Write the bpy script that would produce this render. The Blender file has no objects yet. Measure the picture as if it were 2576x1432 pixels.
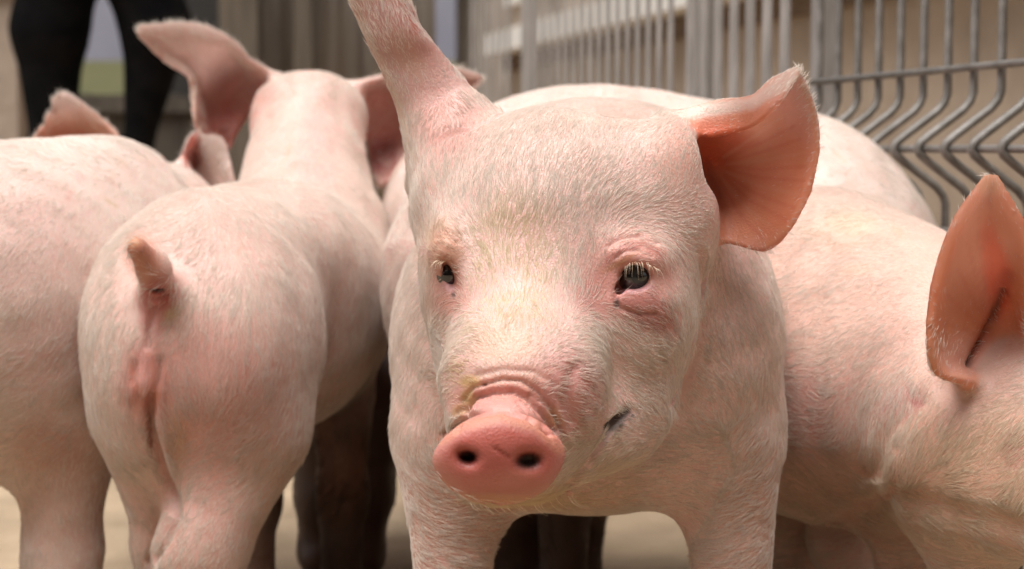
import bpy, math, random
import numpy as np
from mathutils import Vector, Matrix
from mathutils.kdtree import KDTree

# ------------------------------------------------------------------ camera
F = 4290.0                      # focal length in units of a 2576 px wide frame
CX, CY, HOR = 1288.0, 716.0, 375.0
CAMH = 0.45
PHI = math.atan((CY - HOR) / F)
S, CO = math.sin(PHI), math.cos(PHI)
scene = bpy.context.scene
col = bpy.data.collections.new('pig_yard'); scene.collection.children.link(col)
cd = bpy.data.cameras.new('camera'); cam = bpy.data.objects.new('camera', cd); col.objects.link(cam)
cam.location = (0, 0, CAMH); cam.rotation_euler = (math.pi/2 - PHI, 0, 0)
cd.sensor_width = 36; cd.lens = 36*F/2576; cd.clip_start = 0.05; cd.clip_end = 500
cd.dof.use_dof = True; cd.dof.focus_distance = 0.97; cd.dof.aperture_fstop = 9
scene.camera = cam

# ------------------------------------------------------------------ world and sun (overcast)
SUN_EL, SUN_AZ = math.radians(62), math.radians(-35)
w = bpy.data.worlds.new('World'); scene.world = w; w.use_nodes = True
nt = w.node_tree; nt.nodes.clear()
sky = nt.nodes.new('ShaderNodeTexSky'); sky.sky_type = 'NISHITA'; sky.sun_disc = False
sky.sun_elevation = SUN_EL; sky.sun_rotation = SUN_AZ; sky.dust_density = 6; sky.air_density = 1.0; sky.ozone_density = 0.5
hs = nt.nodes.new('ShaderNodeHueSaturation'); hs.inputs['Saturation'].default_value = 0.18
bg = nt.nodes.new('ShaderNodeBackground'); bg.inputs['Strength'].default_value = 0.06
wo = nt.nodes.new('ShaderNodeOutputWorld')
nt.links.new(sky.outputs[0], hs.inputs['Color']); nt.links.new(hs.outputs[0], bg.inputs[0]); nt.links.new(bg.outputs[0], wo.inputs[0])
sl = bpy.data.lights.new('sun', 'SUN'); sl.energy = 1.5; sl.angle = math.radians(50); sl.color = (1.0, 0.96, 0.91)
sun = bpy.data.objects.new('sun', sl); col.objects.link(sun)
sd = Vector((math.sin(SUN_AZ)*math.cos(SUN_EL), math.cos(SUN_AZ)*math.cos(SUN_EL), math.sin(SUN_EL)))
sd = Vector((-0.16, -0.28, 0.94)).normalized()
sky.sun_elevation = math.asin(sd.z); sky.sun_rotation = math.atan2(sd.x, sd.y)
sun.rotation_euler = sd.to_track_quat('Z', 'Y').to_euler()
scene.view_settings.view_transform = 'Standard'; scene.view_settings.look = 'None'
scene.view_settings.gamma = 1; scene.view_settings.exposure = 1.50
scene.cycles.max_bounces = 8; scene.cycles.diffuse_bounces = 4
try: scene.cycles_curves.shape = 'RIBBONS'
except Exception: pass

rng = np.random.default_rng(7)
random.seed(3)

# ------------------------------------------------------------------ coordinates
def pt(px, py, Z): return np.array([(px-CX)*Z/F, -(py-CY)*Z/F, Z], dtype=np.float64)
def to_world(P):
    P = np.asarray(P)
    return np.stack([P[..., 0], P[..., 2]*CO + P[..., 1]*S, CAMH + P[..., 1]*CO - P[..., 2]*S], -1)
def dir_world(P):
    P = np.asarray(P)
    return np.stack([P[..., 0], P[..., 2]*CO + P[..., 1]*S, P[..., 1]*CO - P[..., 2]*S], -1)
def gpy(Z): return CY - ((Z*S - CAMH)/CO)*F/Z      # the pixel row of the ground at depth Z

# ------------------------------------------------------------------ materials
def mat(name, base=(.5,.5,.5), rough=.6, vary=0.0, scale=20.0, base2=None, metal=0.0, bump=0.0, bscale=60.0, stretch=(1,1,1), coords='Object'):
    m = bpy.data.materials.new(name); m.use_nodes = True
    n = m.node_tree; b = n.nodes['Principled BSDF']
    b.inputs['Base Color'].default_value = (*base, 1); b.inputs['Roughness'].default_value = rough; b.inputs['Metallic'].default_value = metal
    tc = n.nodes.new('ShaderNodeTexCoord'); mp = n.nodes.new('ShaderNodeMapping'); mp.inputs['Scale'].default_value = stretch
    n.links.new(tc.outputs[coords], mp.inputs[0])
    if base2 is not None:
        t = n.nodes.new('ShaderNodeTexNoise'); t.inputs['Scale'].default_value = scale; t.inputs['Detail'].default_value = 6
        r = n.nodes.new('ShaderNodeValToRGB'); r.color_ramp.elements[0].position = .35; r.color_ramp.elements[1].position = .68
        r.color_ramp.elements[0].color = (*base, 1); r.color_ramp.elements[1].color = (*base2, 1)
        n.links.new(mp.outputs[0], t.inputs['Vector']); n.links.new(t.outputs['Fac'], r.inputs[0]); n.links.new(r.outputs[0], b.inputs['Base Color'])
    if bump:
        t = n.nodes.new('ShaderNodeTexNoise'); t.inputs['Scale'].default_value = bscale; t.inputs['Detail'].default_value = 4
        bp = n.nodes.new('ShaderNodeBump'); bp.inputs['Strength'].default_value = 1; bp.inputs['Distance'].default_value = bump
        n.links.new(mp.outputs[0], t.inputs['Vector']); n.links.new(t.outputs['Fac'], bp.inputs['Height']); n.links.new(bp.outputs[0], b.inputs['Normal'])
    return m

def skin_material():
    m = bpy.data.materials.new('pig_skin'); m.use_nodes = True
    n = m.node_tree; b = n.nodes['Principled BSDF']
    a = n.nodes.new('ShaderNodeAttribute'); a.attribute_name = 'skin'
    t = n.nodes.new('ShaderNodeTexNoise'); t.inputs['Scale'].default_value = 45; t.inputs['Detail'].default_value = 5
    tc = n.nodes.new('ShaderNodeTexCoord'); n.links.new(tc.outputs['Object'], t.inputs['Vector'])
    mx = n.nodes.new('ShaderNodeMix'); mx.data_type = 'RGBA'; mx.blend_type = 'MULTIPLY'
    r = n.nodes.new('ShaderNodeValToRGB'); r.color_ramp.elements[0].color = (.90,.80,.77,1); r.color_ramp.elements[1].color = (1,1,1,1)
    r.color_ramp.elements[0].position = .3; r.color_ramp.elements[1].position = .65
    n.links.new(t.outputs['Fac'], r.inputs[0]); n.links.new(a.outputs['Color'], mx.inputs[6]); n.links.new(r.outputs[0], mx.inputs[7]); mx.inputs[0].default_value = .7
    n.links.new(mx.outputs[2], b.inputs['Base Color'])
    b.inputs['Roughness'].default_value = .42
    b.inputs['Specular IOR Level'].default_value = .35
    b.inputs['Subsurface Weight'].default_value = .35
    b.inputs['Subsurface Radius'].default_value = (1.0, .3, .18); b.inputs['Subsurface Scale'].default_value = .006
    tr = n.nodes.new('ShaderNodeBsdfTranslucent'); ms = n.nodes.new('ShaderNodeMixShader'); ma = n.nodes.new('ShaderNodeMath'); ma.operation = 'MULTIPLY'; ma.inputs[1].default_value = .72
    gm = n.nodes.new('ShaderNodeGamma'); gm.inputs[1].default_value = .62
    n.links.new(mx.outputs[2], gm.inputs[0]); n.links.new(gm.outputs[0], tr.inputs[0])
    n.links.new(a.outputs['Alpha'], ma.inputs[0]); n.links.new(ma.outputs[0], ms.inputs[0]); n.links.new(b.outputs[0], ms.inputs[1]); n.links.new(tr.outputs[0], ms.inputs[2])
    n.links.new(ms.outputs[0], n.nodes['Material Output'].inputs[0])
    t2 = n.nodes.new('ShaderNodeTexNoise'); t2.inputs['Scale'].default_value = 700; t2.inputs['Detail'].default_value = 3
    bp = n.nodes.new('ShaderNodeBump'); bp.inputs['Distance'].default_value = .0006; bp.inputs['Strength'].default_value = .8
    n.links.new(tc.outputs['Object'], t2.inputs['Vector']); n.links.new(t2.outputs['Fac'], bp.inputs['Height']); n.links.new(bp.outputs[0], b.inputs['Normal'])
    return m
def fur_material():
    m = bpy.data.materials.new('pig_bristle'); m.use_nodes = True
    n = m.node_tree; b = n.nodes['Principled BSDF']
    a = n.nodes.new('ShaderNodeAttribute'); a.attribute_name = 'tint'
    n.links.new(a.outputs['Color'], b.inputs['Base Color'])
    b.inputs['Roughness'].default_value = .55; b.inputs['Specular IOR Level'].default_value = .4
    tl = n.nodes.new('ShaderNodeBsdfTranslucent'); n.links.new(a.outputs['Color'], tl.inputs[0])
    ms = n.nodes.new('ShaderNodeMixShader'); ms.inputs[0].default_value = .45
    n.links.new(b.outputs[0], ms.inputs[1]); n.links.new(tl.outputs[0], ms.inputs[2]); n.links.new(ms.outputs[0], n.nodes['Material Output'].inputs[0])
    return m
SKIN = skin_material(); FUR = fur_material()

# ------------------------------------------------------------------ signed distance modelling
def rotm(rx, ry, rz):
    return np.array(Matrix.Rotation(math.radians(rz), 3, 'Z') @ Matrix.Rotation(math.radians(ry), 3, 'Y') @ Matrix.Rotation(math.radians(rx), 3, 'X'))
class Ell:
    """ellipsoid: centre in photo pixels + depth, radii: x and y in pixels at that depth, z in metres"""
    def __init__(s, px, py, Z, rx, ry, rz, rot=(0,0,0), k=.03, op=1):
        s.c = pt(px, py, Z); s.r = np.array([rx*Z/F, ry*Z/F, rz]); s.R = rotm(*rot); s.k = k; s.op = op
        s.b = s.r.max()
        s.lo, s.hi = s.c - s.b, s.c + s.b
    def d(s, p):
        q = ((p - s.c) @ s.R).astype(np.float32)
        a = np.sqrt(((q/s.r)**2).sum(-1)); b = np.sqrt(((q/s.r**2)**2).sum(-1)) + 1e-9
        return (a*(a-1)/b).astype(np.float32)
class Cone:
    """round cone between two balls given in photo pixels + depth"""
    def __init__(s, a, b, k=.025, op=1):
        s.a = pt(*a[:3]); s.e = pt(*b[:3]); s.ra = a[3]*a[2]/F; s.rb = b[3]*b[2]/F; s.k = k; s.op = op
        m = max(s.ra, s.rb); s.lo = np.minimum(s.a, s.e)-m; s.hi = np.maximum(s.a, s.e)+m
    def d(s, p):
        ba = s.e - s.a; q = p - s.a
        h = np.clip((q @ ba)/(ba @ ba), 0, 1)
        return (np.linalg.norm(q - h[..., None]*ba, axis=-1) - (s.ra + (s.rb-s.ra)*h)).astype(np.float32)
class Grp:
    """several shapes that blend among themselves and join the rest with their own softness"""
    op = 1
    def __init__(s, prims, k): s.p = prims; s.k = k; s.lo = np.min([q.lo for q in prims], 0); s.hi = np.max([q.hi for q in prims], 0)
    def d(s, p): return field(s.p, p)
def smin(a, b, k):
    h = np.clip(.5 + .5*(b-a)/k, 0, 1)
    return b + (a-b)*h - k*h*(1-h)
def smax(a, b, k): return -smin(-a, -b, k)
def field(prims, p):
    D = np.full(p.shape[:-1], 9.0, np.float32)
    for q in prims:
        d = q.d(p)
        D = smin(D, d, q.k) if q.op > 0 else smax(D, -d, q.k)
    return D
def surf_z(prims, px, py, z0, z1):
    zs = np.arange(z0, z1, .0008); P = np.stack([pt(px, py, z) for z in zs])
    D = field(prims, P); i = np.argmax(D < 0)
    return float(zs[i]) if D[i] < 0 else z1

def catmull(P, n):
    """P (m,..) -> n samples along the first axis"""
    P = np.asarray(P, float); m = len(P)
    Q = np.concatenate([(2*P[0]-P[1])[None], P, (2*P[-1]-P[-2])[None]])
    t = np.linspace(0, m-1-1e-6, n); i = t.astype(int); f = (t-i).reshape((-1,)+(1,)*(P.ndim-1))
    a, b, c, d = Q[i], Q[i+1], Q[i+2], Q[i+3]
    return .5*(2*b + (c-a)*f + (2*a-5*b+4*c-d)*f*f + (3*b-a-3*c+d)*f**3)
class Sheet:
    """an ear: a curved sheet through a grid of points, base row first"""
    def __init__(s, rows, th=.0022, n=(62, 62), k=.008, tip_th=None):
        G = np.array([[pt(*c) for c in r] for r in rows])
        G = catmull(G, n[0]); G = catmull(G.transpose(1,0,2), n[1]).transpose(1,0,2)
        du = np.gradient(G, axis=0); dv = np.gradient(G, axis=1)
        N = np.cross(du, dv); N /= np.linalg.norm(N, axis=-1, keepdims=True)+1e-9
        s.rad = (np.maximum(np.linalg.norm(du, axis=-1), np.linalg.norm(dv, axis=-1))*.72).ravel()
        u = np.linspace(0, 1, n[0])[:, None]; v = np.linspace(0, 1, n[1])[None]
        edge = np.minimum(1, .72 + 3*np.minimum(np.minimum(v, 1-v), (1-u)*1.3))
        s.t = ((th*(1.5-.6*u))*edge).ravel()
        s.u = (u + 0*v).ravel(); s.P = G.reshape(-1, 3); s.N = N.reshape(-1, 3); s.k = k
        s.lo = s.P.min(0)-.01; s.hi = s.P.max(0)+.01

def axis_grid(lo, hi, fine, coarse, a=None, b=None):
    """grid nodes from lo to hi, fine between a and b"""
    if a is None: return np.arange(lo, hi+fine, fine)
    parts = []
    a = max(a, lo); b = min(b, hi)
    x = np.arange(a, b+fine, fine); L = []; v = a; st = fine
    while v > lo: st = min(coarse, st*1.15); v -= st; L.append(v)
    R = []; v = x[-1]; st = fine
    while v < hi: st = min(coarse, st*1.15); v += st; R.append(v)
    return np.concatenate([L[::-1], x, R])

def mesh_field(prims, sheets, post, fine, coarse, fbox=None, B=10):
    allp = list(prims) + list(sheets)
    lo = np.min([q.lo for q in allp if getattr(q, 'op', 1) > 0], 0)-.02; hi = np.max([q.hi for q in allp if getattr(q, 'op', 1) > 0], 0)+.02
    ax = []
    for i in range(3):
        a = axis_grid(lo[i], hi[i], fine, coarse, *(fbox[i] if fbox else (None, None))) if fbox else np.arange(lo[i], hi[i]+fine, fine)
        n = (-len(a)) % B
        a = np.concatenate([a, a[-1] + (a[-1]-a[-2])*np.arange(1, n+1)])
        ax.append(a)
    nb = [len(a)//B for a in ax]
    c = [a.reshape(-1, B) for a in ax]
    cc = [(q[:, 0]+q[:, -1])/2 for q in c]; hh = [(q[:, -1]-q[:, 0])/2 + np.abs(np.diff(q[:, :2])).ravel() for q in c]
    C = np.stack(np.meshgrid(*cc, indexing='ij'), -1).reshape(-1, 3)
    H = np.linalg.norm(np.stack(np.meshgrid(*hh, indexing='ij'), -1).reshape(-1, 3), axis=1)
    pd = np.stack([q.d(C) for q in prims])
    Dc = np.full(len(C), 9.0, np.float32)
    for q, d in zip(prims, pd): Dc = smin(Dc, d, q.k) if q.op > 0 else smax(Dc, -d, q.k)
    act = np.where(np.abs(Dc) < H*1.5 + .004)[0]
    D = np.repeat(np.repeat(np.repeat(Dc.reshape(nb), B, 0), B, 1), B, 2).astype(np.float32)
    bi = np.stack(np.unravel_index(act, nb), -1)
    for s0 in range(0, len(act), 800):
        sl_ = slice(s0, s0+800); b = bi[sl_]; ids = act[sl_]
        P = np.empty((len(b), B, B, B, 3), np.float32)
        P[..., 0] = c[0][b[:, 0]][:, :, None, None]; P[..., 1] = c[1][b[:, 1]][:, None, :, None]; P[..., 2] = c[2][b[:, 2]][:, None, None, :]
        V = np.full((len(b), B, B, B), 9.0, np.float32)
        for q, d in zip(prims, pd):
            dd = d[ids] if q.op > 0 else np.abs(d[ids])
            m = dd < Dc[ids] + 3*H[ids] + q.k*1.5 if q.op > 0 else d[ids] < 2.0*H[ids] + q.k
            if not m.any(): continue
            v = q.d(P[m]); V[m] = smin(V[m], v, q.k) if q.op > 0 else smax(V[m], -v, q.k)
        for j, (x, y, z) in enumerate(b):
            D[x*B:x*B+B, y*B:y*B+B, z*B:z*B+B] = V[j]
    for sh in sheets:
        Fd = np.full(D.shape, 1.0, np.float32); R = .011
        for p, nn, rd, t in zip(sh.P, sh.N, sh.rad, sh.t):
            i0 = [np.searchsorted(ax[i], p[i]-R) for i in range(3)]; i1 = [np.searchsorted(ax[i], p[i]+R) for i in range(3)]
            q = [(ax[i][i0[i]:i1[i]]-p[i]).astype(np.float32) for i in range(3)]
            if min(len(k_) for k_ in q) == 0: continue
            A = q[0][:, None, None]*nn[0] + q[1][None, :, None]*nn[1] + q[2][None, None, :]*nn[2]
            T = np.sqrt(np.maximum(q[0][:, None, None]**2 + q[1][None, :, None]**2 + q[2][None, None, :]**2 - A*A, 0))
            dd = np.hypot(np.maximum(T-rd, 0), A) - t
            w_ = Fd[i0[0]:i1[0], i0[1]:i1[1], i0[2]:i1[2]]; np.minimum(w_, dd, out=w_)
        m = Fd < .9
        D[m] = smin(D[m], Fd[m], sh.k)
    for q in post:
        l_ = q.lo-.02; h_ = q.hi+.02
        i0 = [np.searchsorted(ax[i], l_[i]) for i in range(3)]; i1 = [np.searchsorted(ax[i], h_[i]) for i in range(3)]
        P = np.stack(np.meshgrid(*[ax[i][i0[i]:i1[i]] for i in range(3)], indexing='ij'), -1)
        if P.size == 0: continue
        v = q.d(P); w_ = D[i0[0]:i1[0], i0[1]:i1[1], i0[2]:i1[2]]
        w_[...] = smin(w_, v, q.k) if q.op > 0 else smax(w_, -v, q.k)
    # surface nets
    ins = D < 0
    cnt = np.zeros([n-1 for n in D.shape], np.uint8)
    for dx in (0,1):
        for dy in (0,1):
            for dz in (0,1):
                cnt += ins[dx:dx+cnt.shape[0], dy:dy+cnt.shape[1], dz:dz+cnt.shape[2]]
    cells = np.argwhere((cnt > 0) & (cnt < 8))
    idx = np.full(cnt.shape, -1, np.int32); idx[tuple(cells.T)] = np.arange(len(cells))
    cor = {}
    for dx in (0,1):
        for dy in (0,1):
            for dz in (0,1):
                v = D[cells[:,0]+dx, cells[:,1]+dy, cells[:,2]+dz]; cor[(dx,dy,dz)] = v
    acc = np.zeros((len(cells), 3)); n_ = np.zeros(len(cells))
    for a in range(3):
        for u in (0,1):
            for v in (0,1):
                o = [0,0,0]; oth = [i for i in range(3) if i != a]; o[oth[0]] = u; o[oth[1]] = v
                o2 = list(o); o2[a] = 1
                d0, d1 = cor[tuple(o)], cor[tuple(o2)]
                m = (d0 < 0) != (d1 < 0)
                t = d0[m]/(d0[m]-d1[m])
                pos = np.zeros((m.sum(), 3)); pos[:, oth[0]] = u; pos[:, oth[1]] = v; pos[:, a] = t
                acc[m] += pos; n_[m] += 1
    acc /= n_[:, None]
    V = np.empty_like(acc)
    for i in range(3):
        g = ax[i]; V[:, i] = g[cells[:, i]] + acc[:, i]*(g[cells[:, i]+1]-g[cells[:, i]])
    quads = []
    for a in range(3):
        sh0 = [slice(None)]*3; sh1 = [slice(None)]*3
        sh0[a] = slice(0, -1); sh1[a] = slice(1, None)
        ch = ins[tuple(sh0)] != ins[tuple(sh1)]
        e = np.argwhere(ch); b_, c_ = [i for i in range(3) if i != a]
        e = e[(e[:, b_] > 0) & (e[:, c_] > 0) & (e[:, b_] < D.shape[b_]-1) & (e[:, c_] < D.shape[c_]-1)]
        def cell(db, dc):
            q = e.copy(); q[:, b_] -= db; q[:, c_] -= dc
            return idx[q[:, 0], q[:, 1], q[:, 2]]
        qd = np.stack([cell(1,1), cell(0,1), cell(0,0), cell(1,0)], 1)
        flip = ins[e[:, 0], e[:, 1], e[:, 2]]
        if a == 1: flip = ~flip
        qd[~flip] = qd[~flip][:, ::-1]
        quads.append(qd)
    quads = np.concatenate(quads)
    quads = quads[(quads >= 0).all(1)]
    return V, quads[:, ::-1]      # camera space is left handed

def smooth_mesh(V, Q, it=3, lam=.5):
    E = np.concatenate([Q[:, [0,1]], Q[:, [1,2]], Q[:, [2,3]], Q[:, [3,0]]])
    n = len(V); deg = np.bincount(E[:, 0], minlength=n) + np.bincount(E[:, 1], minlength=n)
    for k in range(it):
        l_ = lam if k % 2 == 0 else -lam*.9
        A = np.stack([np.bincount(E[:, 0], V[E[:, 1], i], n) + np.bincount(E[:, 1], V[E[:, 0], i], n) for i in range(3)], 1)/deg[:, None]
        V = V + (A-V)*l_
    return V
def vnormals(V, Q):
    N = np.cross(V[Q[:, 2]]-V[Q[:, 0]], V[Q[:, 3]]-V[Q[:, 1]])
    n = len(V); R = np.stack([sum(np.bincount(Q[:, j], N[:, i], n) for j in range(4)) for i in range(3)], 1)
    return -R/(np.linalg.norm(R, axis=1, keepdims=True)+1e-12)       # outward in camera space

class Wave:
    """cheap smooth noise: a sum of sines, about -1..1"""
    def __init__(s, freq, seed, n=7):
        r = np.random.default_rng(seed); d = r.normal(size=(n, 3)); d /= np.linalg.norm(d, axis=1, keepdims=True)
        s.w = d*freq*r.uniform(.6, 1.5, n)[:, None]*2*math.pi; s.p = r.uniform(0, 6.28, n)
    def __call__(s, P):
        a = np.zeros(len(P))
        for w_, p_ in zip(s.w, s.p): a += np.sin(P @ w_ + p_)
        return a/len(s.w)*1.6

def pix(V): return np.stack([CX + V[:, 0]*F/V[:, 2], CY - V[:, 1]*F/V[:, 2]], 1)
def seg_dist(p, poly):
    best = np.full(len(p), 1e9)
    for a, b in zip(poly[:-1], poly[1:]):
        a = np.array(a, float); b = np.array(b, float); ba = b-a
        h = np.clip(((p-a) @ ba)/(ba @ ba+1e-9), 0, 1)
        best = np.minimum(best, np.linalg.norm(p-a-h[:, None]*ba, axis=1))
    return best

def link_mesh(name, V, Q, m, parent=None, smooth=True, loc=None):
    me = bpy.data.meshes.new(name)
    V = np.asarray(V, dtype=np.float64)
    if loc is not None: V = V - np.array(loc)
    if isinstance(Q, np.ndarray):
        k = Q.shape[1]
        me.vertices.add(len(V)); me.vertices.foreach_set('co', V.astype(np.float32).ravel())
        me.loops.add(Q.size); me.loops.foreach_set('vertex_index', Q.astype(np.int32).ravel())
        me.polygons.add(len(Q)); me.polygons.foreach_set('loop_start', np.arange(0, Q.size, k, dtype=np.int32))
        me.update(calc_edges=True)
    else:
        me.from_pydata([tuple(v) for v in V], [], [tuple(q) for q in Q]); me.update()
    me.polygons.foreach_set('use_smooth', [smooth]*len(me.polygons))
    me.materials.append(m)
    o = bpy.data.objects.new(name, me); col.objects.link(o)
    if parent is not None: o.parent = parent
    return o
def tag(o, label=None, cat=None, group=None, kind=None):
    if label: o['label'] = label
    if cat: o['category'] = cat
    if group: o['group'] = group
    if kind: o['kind'] = kind
    return o
def empty(name, loc, label, cat, group=None):
    o = bpy.data.objects.new(name, None); o.empty_display_size = .05; col.objects.link(o); o.location = loc
    return tag(o, label, cat, group)

# default colours (linear albedo)
PALE = (.78, .53, .475)
def build_pig(name, label, prims, sheets=(), post=(), fine=.003, coarse=.006, fbox=None, base=None, grooves=(), paints=(), furpaints=(), earpaints=(), flow=(),
              flow_default=(0, 0, 1), hairs=40000, hlen=.011, hrad=.00016, bald=(), seed=1, skin=PALE, eyes=(), front=None, extra=None, group='piglets crowded in the yard', htint=(.88,.77,.69), facez=1.4, lift_=1.0):
    V, Q = mesh_field(prims, sheets, post, fine, coarse, fbox)
    V = smooth_mesh(V, Q, 4); N = vnormals(V, Q); p2 = pix(V)
    view = V/np.linalg.norm(V, axis=1, keepdims=True); fac = -(N*view).sum(1)
    w1 = Wave(9, seed+11); w2 = Wave(28, seed+12); w3 = Wave(70, seed+13)
    front = 9 if front is None else front
    near = (V[:, 2] < front)
    for poly, wd, dep in grooves:
        a = np.array(poly); m = near & (fac > .02) & (p2[:, 0] > a[:, 0].min()-3*wd) & (p2[:, 0] < a[:, 0].max()+3*wd) & (p2[:, 1] > a[:, 1].min()-3*wd) & (p2[:, 1] < a[:, 1].max()+3*wd)
        i = np.where(m)[0]
        if len(i):
            d = seg_dist(p2[i], poly); V[i] -= N[i]*(dep*np.exp(-(d/wd)**2))[:, None]
    V += N*(.0006*w2(V))[:, None]
    N = vnormals(V, Q)
    C = np.tile(np.array(skin), (len(V), 1))
    b = np.clip(.5+.5*w1(V)+.3*w2(V), 0, 1)[:, None]
    C = C*(1-.35*b) + np.array(skin)*np.array([.98, .85, .83])*(.35*b)
    thin = np.zeros(len(V)); earm = np.zeros(len(V))
    for sh in sheets:
        kd = KDTree(len(sh.P))
        for i, p in enumerate(sh.P): kd.insert(p, i)
        kd.balance()
        for i in np.where(((V > sh.lo) & (V < sh.hi)).all(1))[0]:
            _, j, dd = kd.find(V[i])
            earm[i] = max(earm[i], min(1, max(0, (.0085-dd)/.003)))
            if dd < .006: thin[i] = max(thin[i], min(1, max(0, (sh.u[j]-.25)/.3)))
    def blob(lst, C, V, p2, facing):
        nz = .35*w2(V)+.3*w3(V)
        for it in lst:
            if it[0] == 'line':
                _, poly, wd, c, st, *zr = it; d = seg_dist(p2, poly)
                g = st*np.clip(1.4-d/wd*(1+.2*nz), 0, .8)/.8
                if zr: g = g*((V[:, 2] > zr[0]) & (V[:, 2] < zr[1]))
                g = g*(facing > -.15); C = C*(1-g[:, None]) + np.array(c)*g[:, None]; continue
            (x, y, rx, ry, rot, c, st, *zr) = it
            a = math.radians(rot); dx = p2[:, 0]-x; dy = p2[:, 1]-y
            u = (dx*math.cos(a)+dy*math.sin(a))/rx; v = (-dx*math.sin(a)+dy*math.cos(a))/ry
            r = np.sqrt(u*u+v*v)*(1+.22*nz)
            g = st*np.clip(1.35-r, 0, .7)/.7; g = g*g*(3-2*np.clip(g, 0, 1))/max(st, .01)*1.0 if False else np.clip(g, 0, 1)
            if zr: g = g*((V[:, 2] > zr[0]) & (V[:, 2] < zr[1]))
            g = g*(facing > -.15)
            C = C*(1-g[:, None]) + np.array(c)*g[:, None]
        return C
    rr = random.Random(seed*7+1); ref = p2[fac > .2]; sc = []
    for i in range(34):
        x, y = ref[rr.randrange(len(ref))]; a_ = rr.uniform(0, 3.14); l_ = rr.uniform(8, 40)
        c_ = rr.choice([(.62,.26,.2), (.66,.32,.26), (.55,.40,.22), (.60,.30,.28)])
        if rr.random() < .55: sc.append(('line', [(x, y), (x+l_*math.cos(a_), y+l_*math.sin(a_)*.9)], rr.uniform(3, 6), c_, rr.uniform(.25, .6)))
        else: sc.append((x, y, l_*.8, l_*.45, math.degrees(a_), c_, rr.uniform(.12, .4)))
    C = blob(sc, C, V, p2, fac)
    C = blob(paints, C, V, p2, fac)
    if earpaints:
        CE = blob(earpaints, C, V, p2, fac); C = C*(1-earm[:, None]) + CE*earm[:, None]
    C = C*np.array([.78, .775, .77])
    # the Empty stands on the ground below the animal
    W = to_world(V); base_loc = W[:, :2].mean(0); loc = (float(base_loc[0]), float(base_loc[1]), 0.0)
    root = empty(name, loc, label, 'piglet', group)
    body = link_mesh('body', W, Q, SKIN, root, loc=loc)
    ca = body.data.color_attributes.new('skin', 'FLOAT_COLOR', 'POINT')
    ca.data.foreach_set('color', np.concatenate([C, thin[:, None]], 1).astype(np.float32).ravel())
    # bristles
    rg = np.random.default_rng(seed)
    fc = V[Q].mean(1); area = .5*np.linalg.norm(np.cross(V[Q[:, 2]]-V[Q[:, 0]], V[Q[:, 3]]-V[Q[:, 1]]), axis=1)
    fn = N[Q].mean(1); fv = -(fn*fc/np.linalg.norm(fc, axis=1, keepdims=True)).sum(1); fp = pix(fc)
    dens = np.where(fv > -.25, 1.0, .12)/(fc[:, 2]/1.0)**1.5
    dens = dens*np.where((fp[:, 0] > -150) & (fp[:, 0] < 2726) & (fp[:, 1] > -150) & (fp[:, 1] < 1582), 1, .25)
    dens = dens*np.clip(1.2-(fc[:, 2]-facez)*.8, .3, 1)
    for (x, y, rx, ry, rot, am, *zr) in bald:
        a = math.radians(rot); dx = fp[:, 0]-x; dy = fp[:, 1]-y
        u = (dx*math.cos(a)+dy*math.sin(a))/rx; v = (-dx*math.sin(a)+dy*math.cos(a))/ry
        g = np.clip((1.2-np.sqrt(u*u+v*v))/.3, 0, 1)*am
        if zr: g = g*((fc[:, 2] > zr[0]) & (fc[:, 2] < zr[1]))
        dens = dens*(1-g)
    pr = area*dens; pr /= pr.sum()
    f = rg.choice(len(Q), hairs, p=pr); s_ = rg.random((hairs, 2))
    q = Q[f]; u, v = s_[:, :1], s_[:, 1:]
    P = V[q[:, 0]]*(1-u)*(1-v) + V[q[:, 1]]*u*(1-v) + V[q[:, 2]]*u*v + V[q[:, 3]]*(1-u)*v
    n = N[q].mean(1); n /= np.linalg.norm(n, axis=1, keepdims=True)
    pp = pix(P)
    if len(flow):
        fl = np.array(flow, float); fd = fl[:, 2:4]/np.linalg.norm(fl[:, 2:4], axis=1, keepdims=True)
        wgt = 1/(((pp[:, None, :]-fl[None, :, :2])**2).sum(-1)+900.0)**1.5
        d2 = (wgt[:, :, None]*fd[None]).sum(1); d2 /= np.linalg.norm(d2, axis=1, keepdims=True)+1e-9
        T = np.stack([d2[:, 0], -d2[:, 1], np.zeros(hairs)], 1)
    else:
        T = np.tile(np.array(flow_default, float), (hairs, 1))
    T = T - n*(T*n).sum(1, keepdims=True); T /= np.linalg.norm(T, axis=1, keepdims=True)+1e-9
    Bn = np.cross(n, T)
    wa = Wave(22, seed+1); wb = Wave(90, seed+2)
    ang = .30*wa(P) + .22*wb(P) + rg.normal(0, .16, hairs)
    T = T*np.cos(ang)[:, None] + Bn*np.sin(ang)[:, None]
    L = hlen*rg.uniform(.55, 1.25, hairs)*(1+.25*w2(P))
    for (x, y, r, lm) in (extra or {}).get('len', ()):
        L = L*(1 - (1-lm)*np.exp(-(((pp-np.array([x, y]))**2).sum(1))/r**2))
    # locks: tips lean to the middle of their neighbours
    key = np.floor(P/.0035).astype(np.int64); key = (key[:, 0]*73856093) ^ (key[:, 1]*19349663) ^ (key[:, 2]*83492791)
    _, inv = np.unique(key, return_inverse=True); cn = np.bincount(inv)
    mean = np.stack([np.bincount(inv, P[:, i])/cn for i in range(3)], 1)[inv]
    pull = (mean-P)*rg.uniform(.15, .6, hairs)[:, None]
    lift = rg.uniform(.05, .17, hairs)*lift_
    K = 4; pts = np.empty((hairs, K, 3))
    for j in range(K):
        t = j/(K-1)
        pts[:, j] = P - n*.0002 + T*(L*t)[:, None] + n*(L*lift*(t-.55*t*t))[:, None] + pull*t
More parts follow.
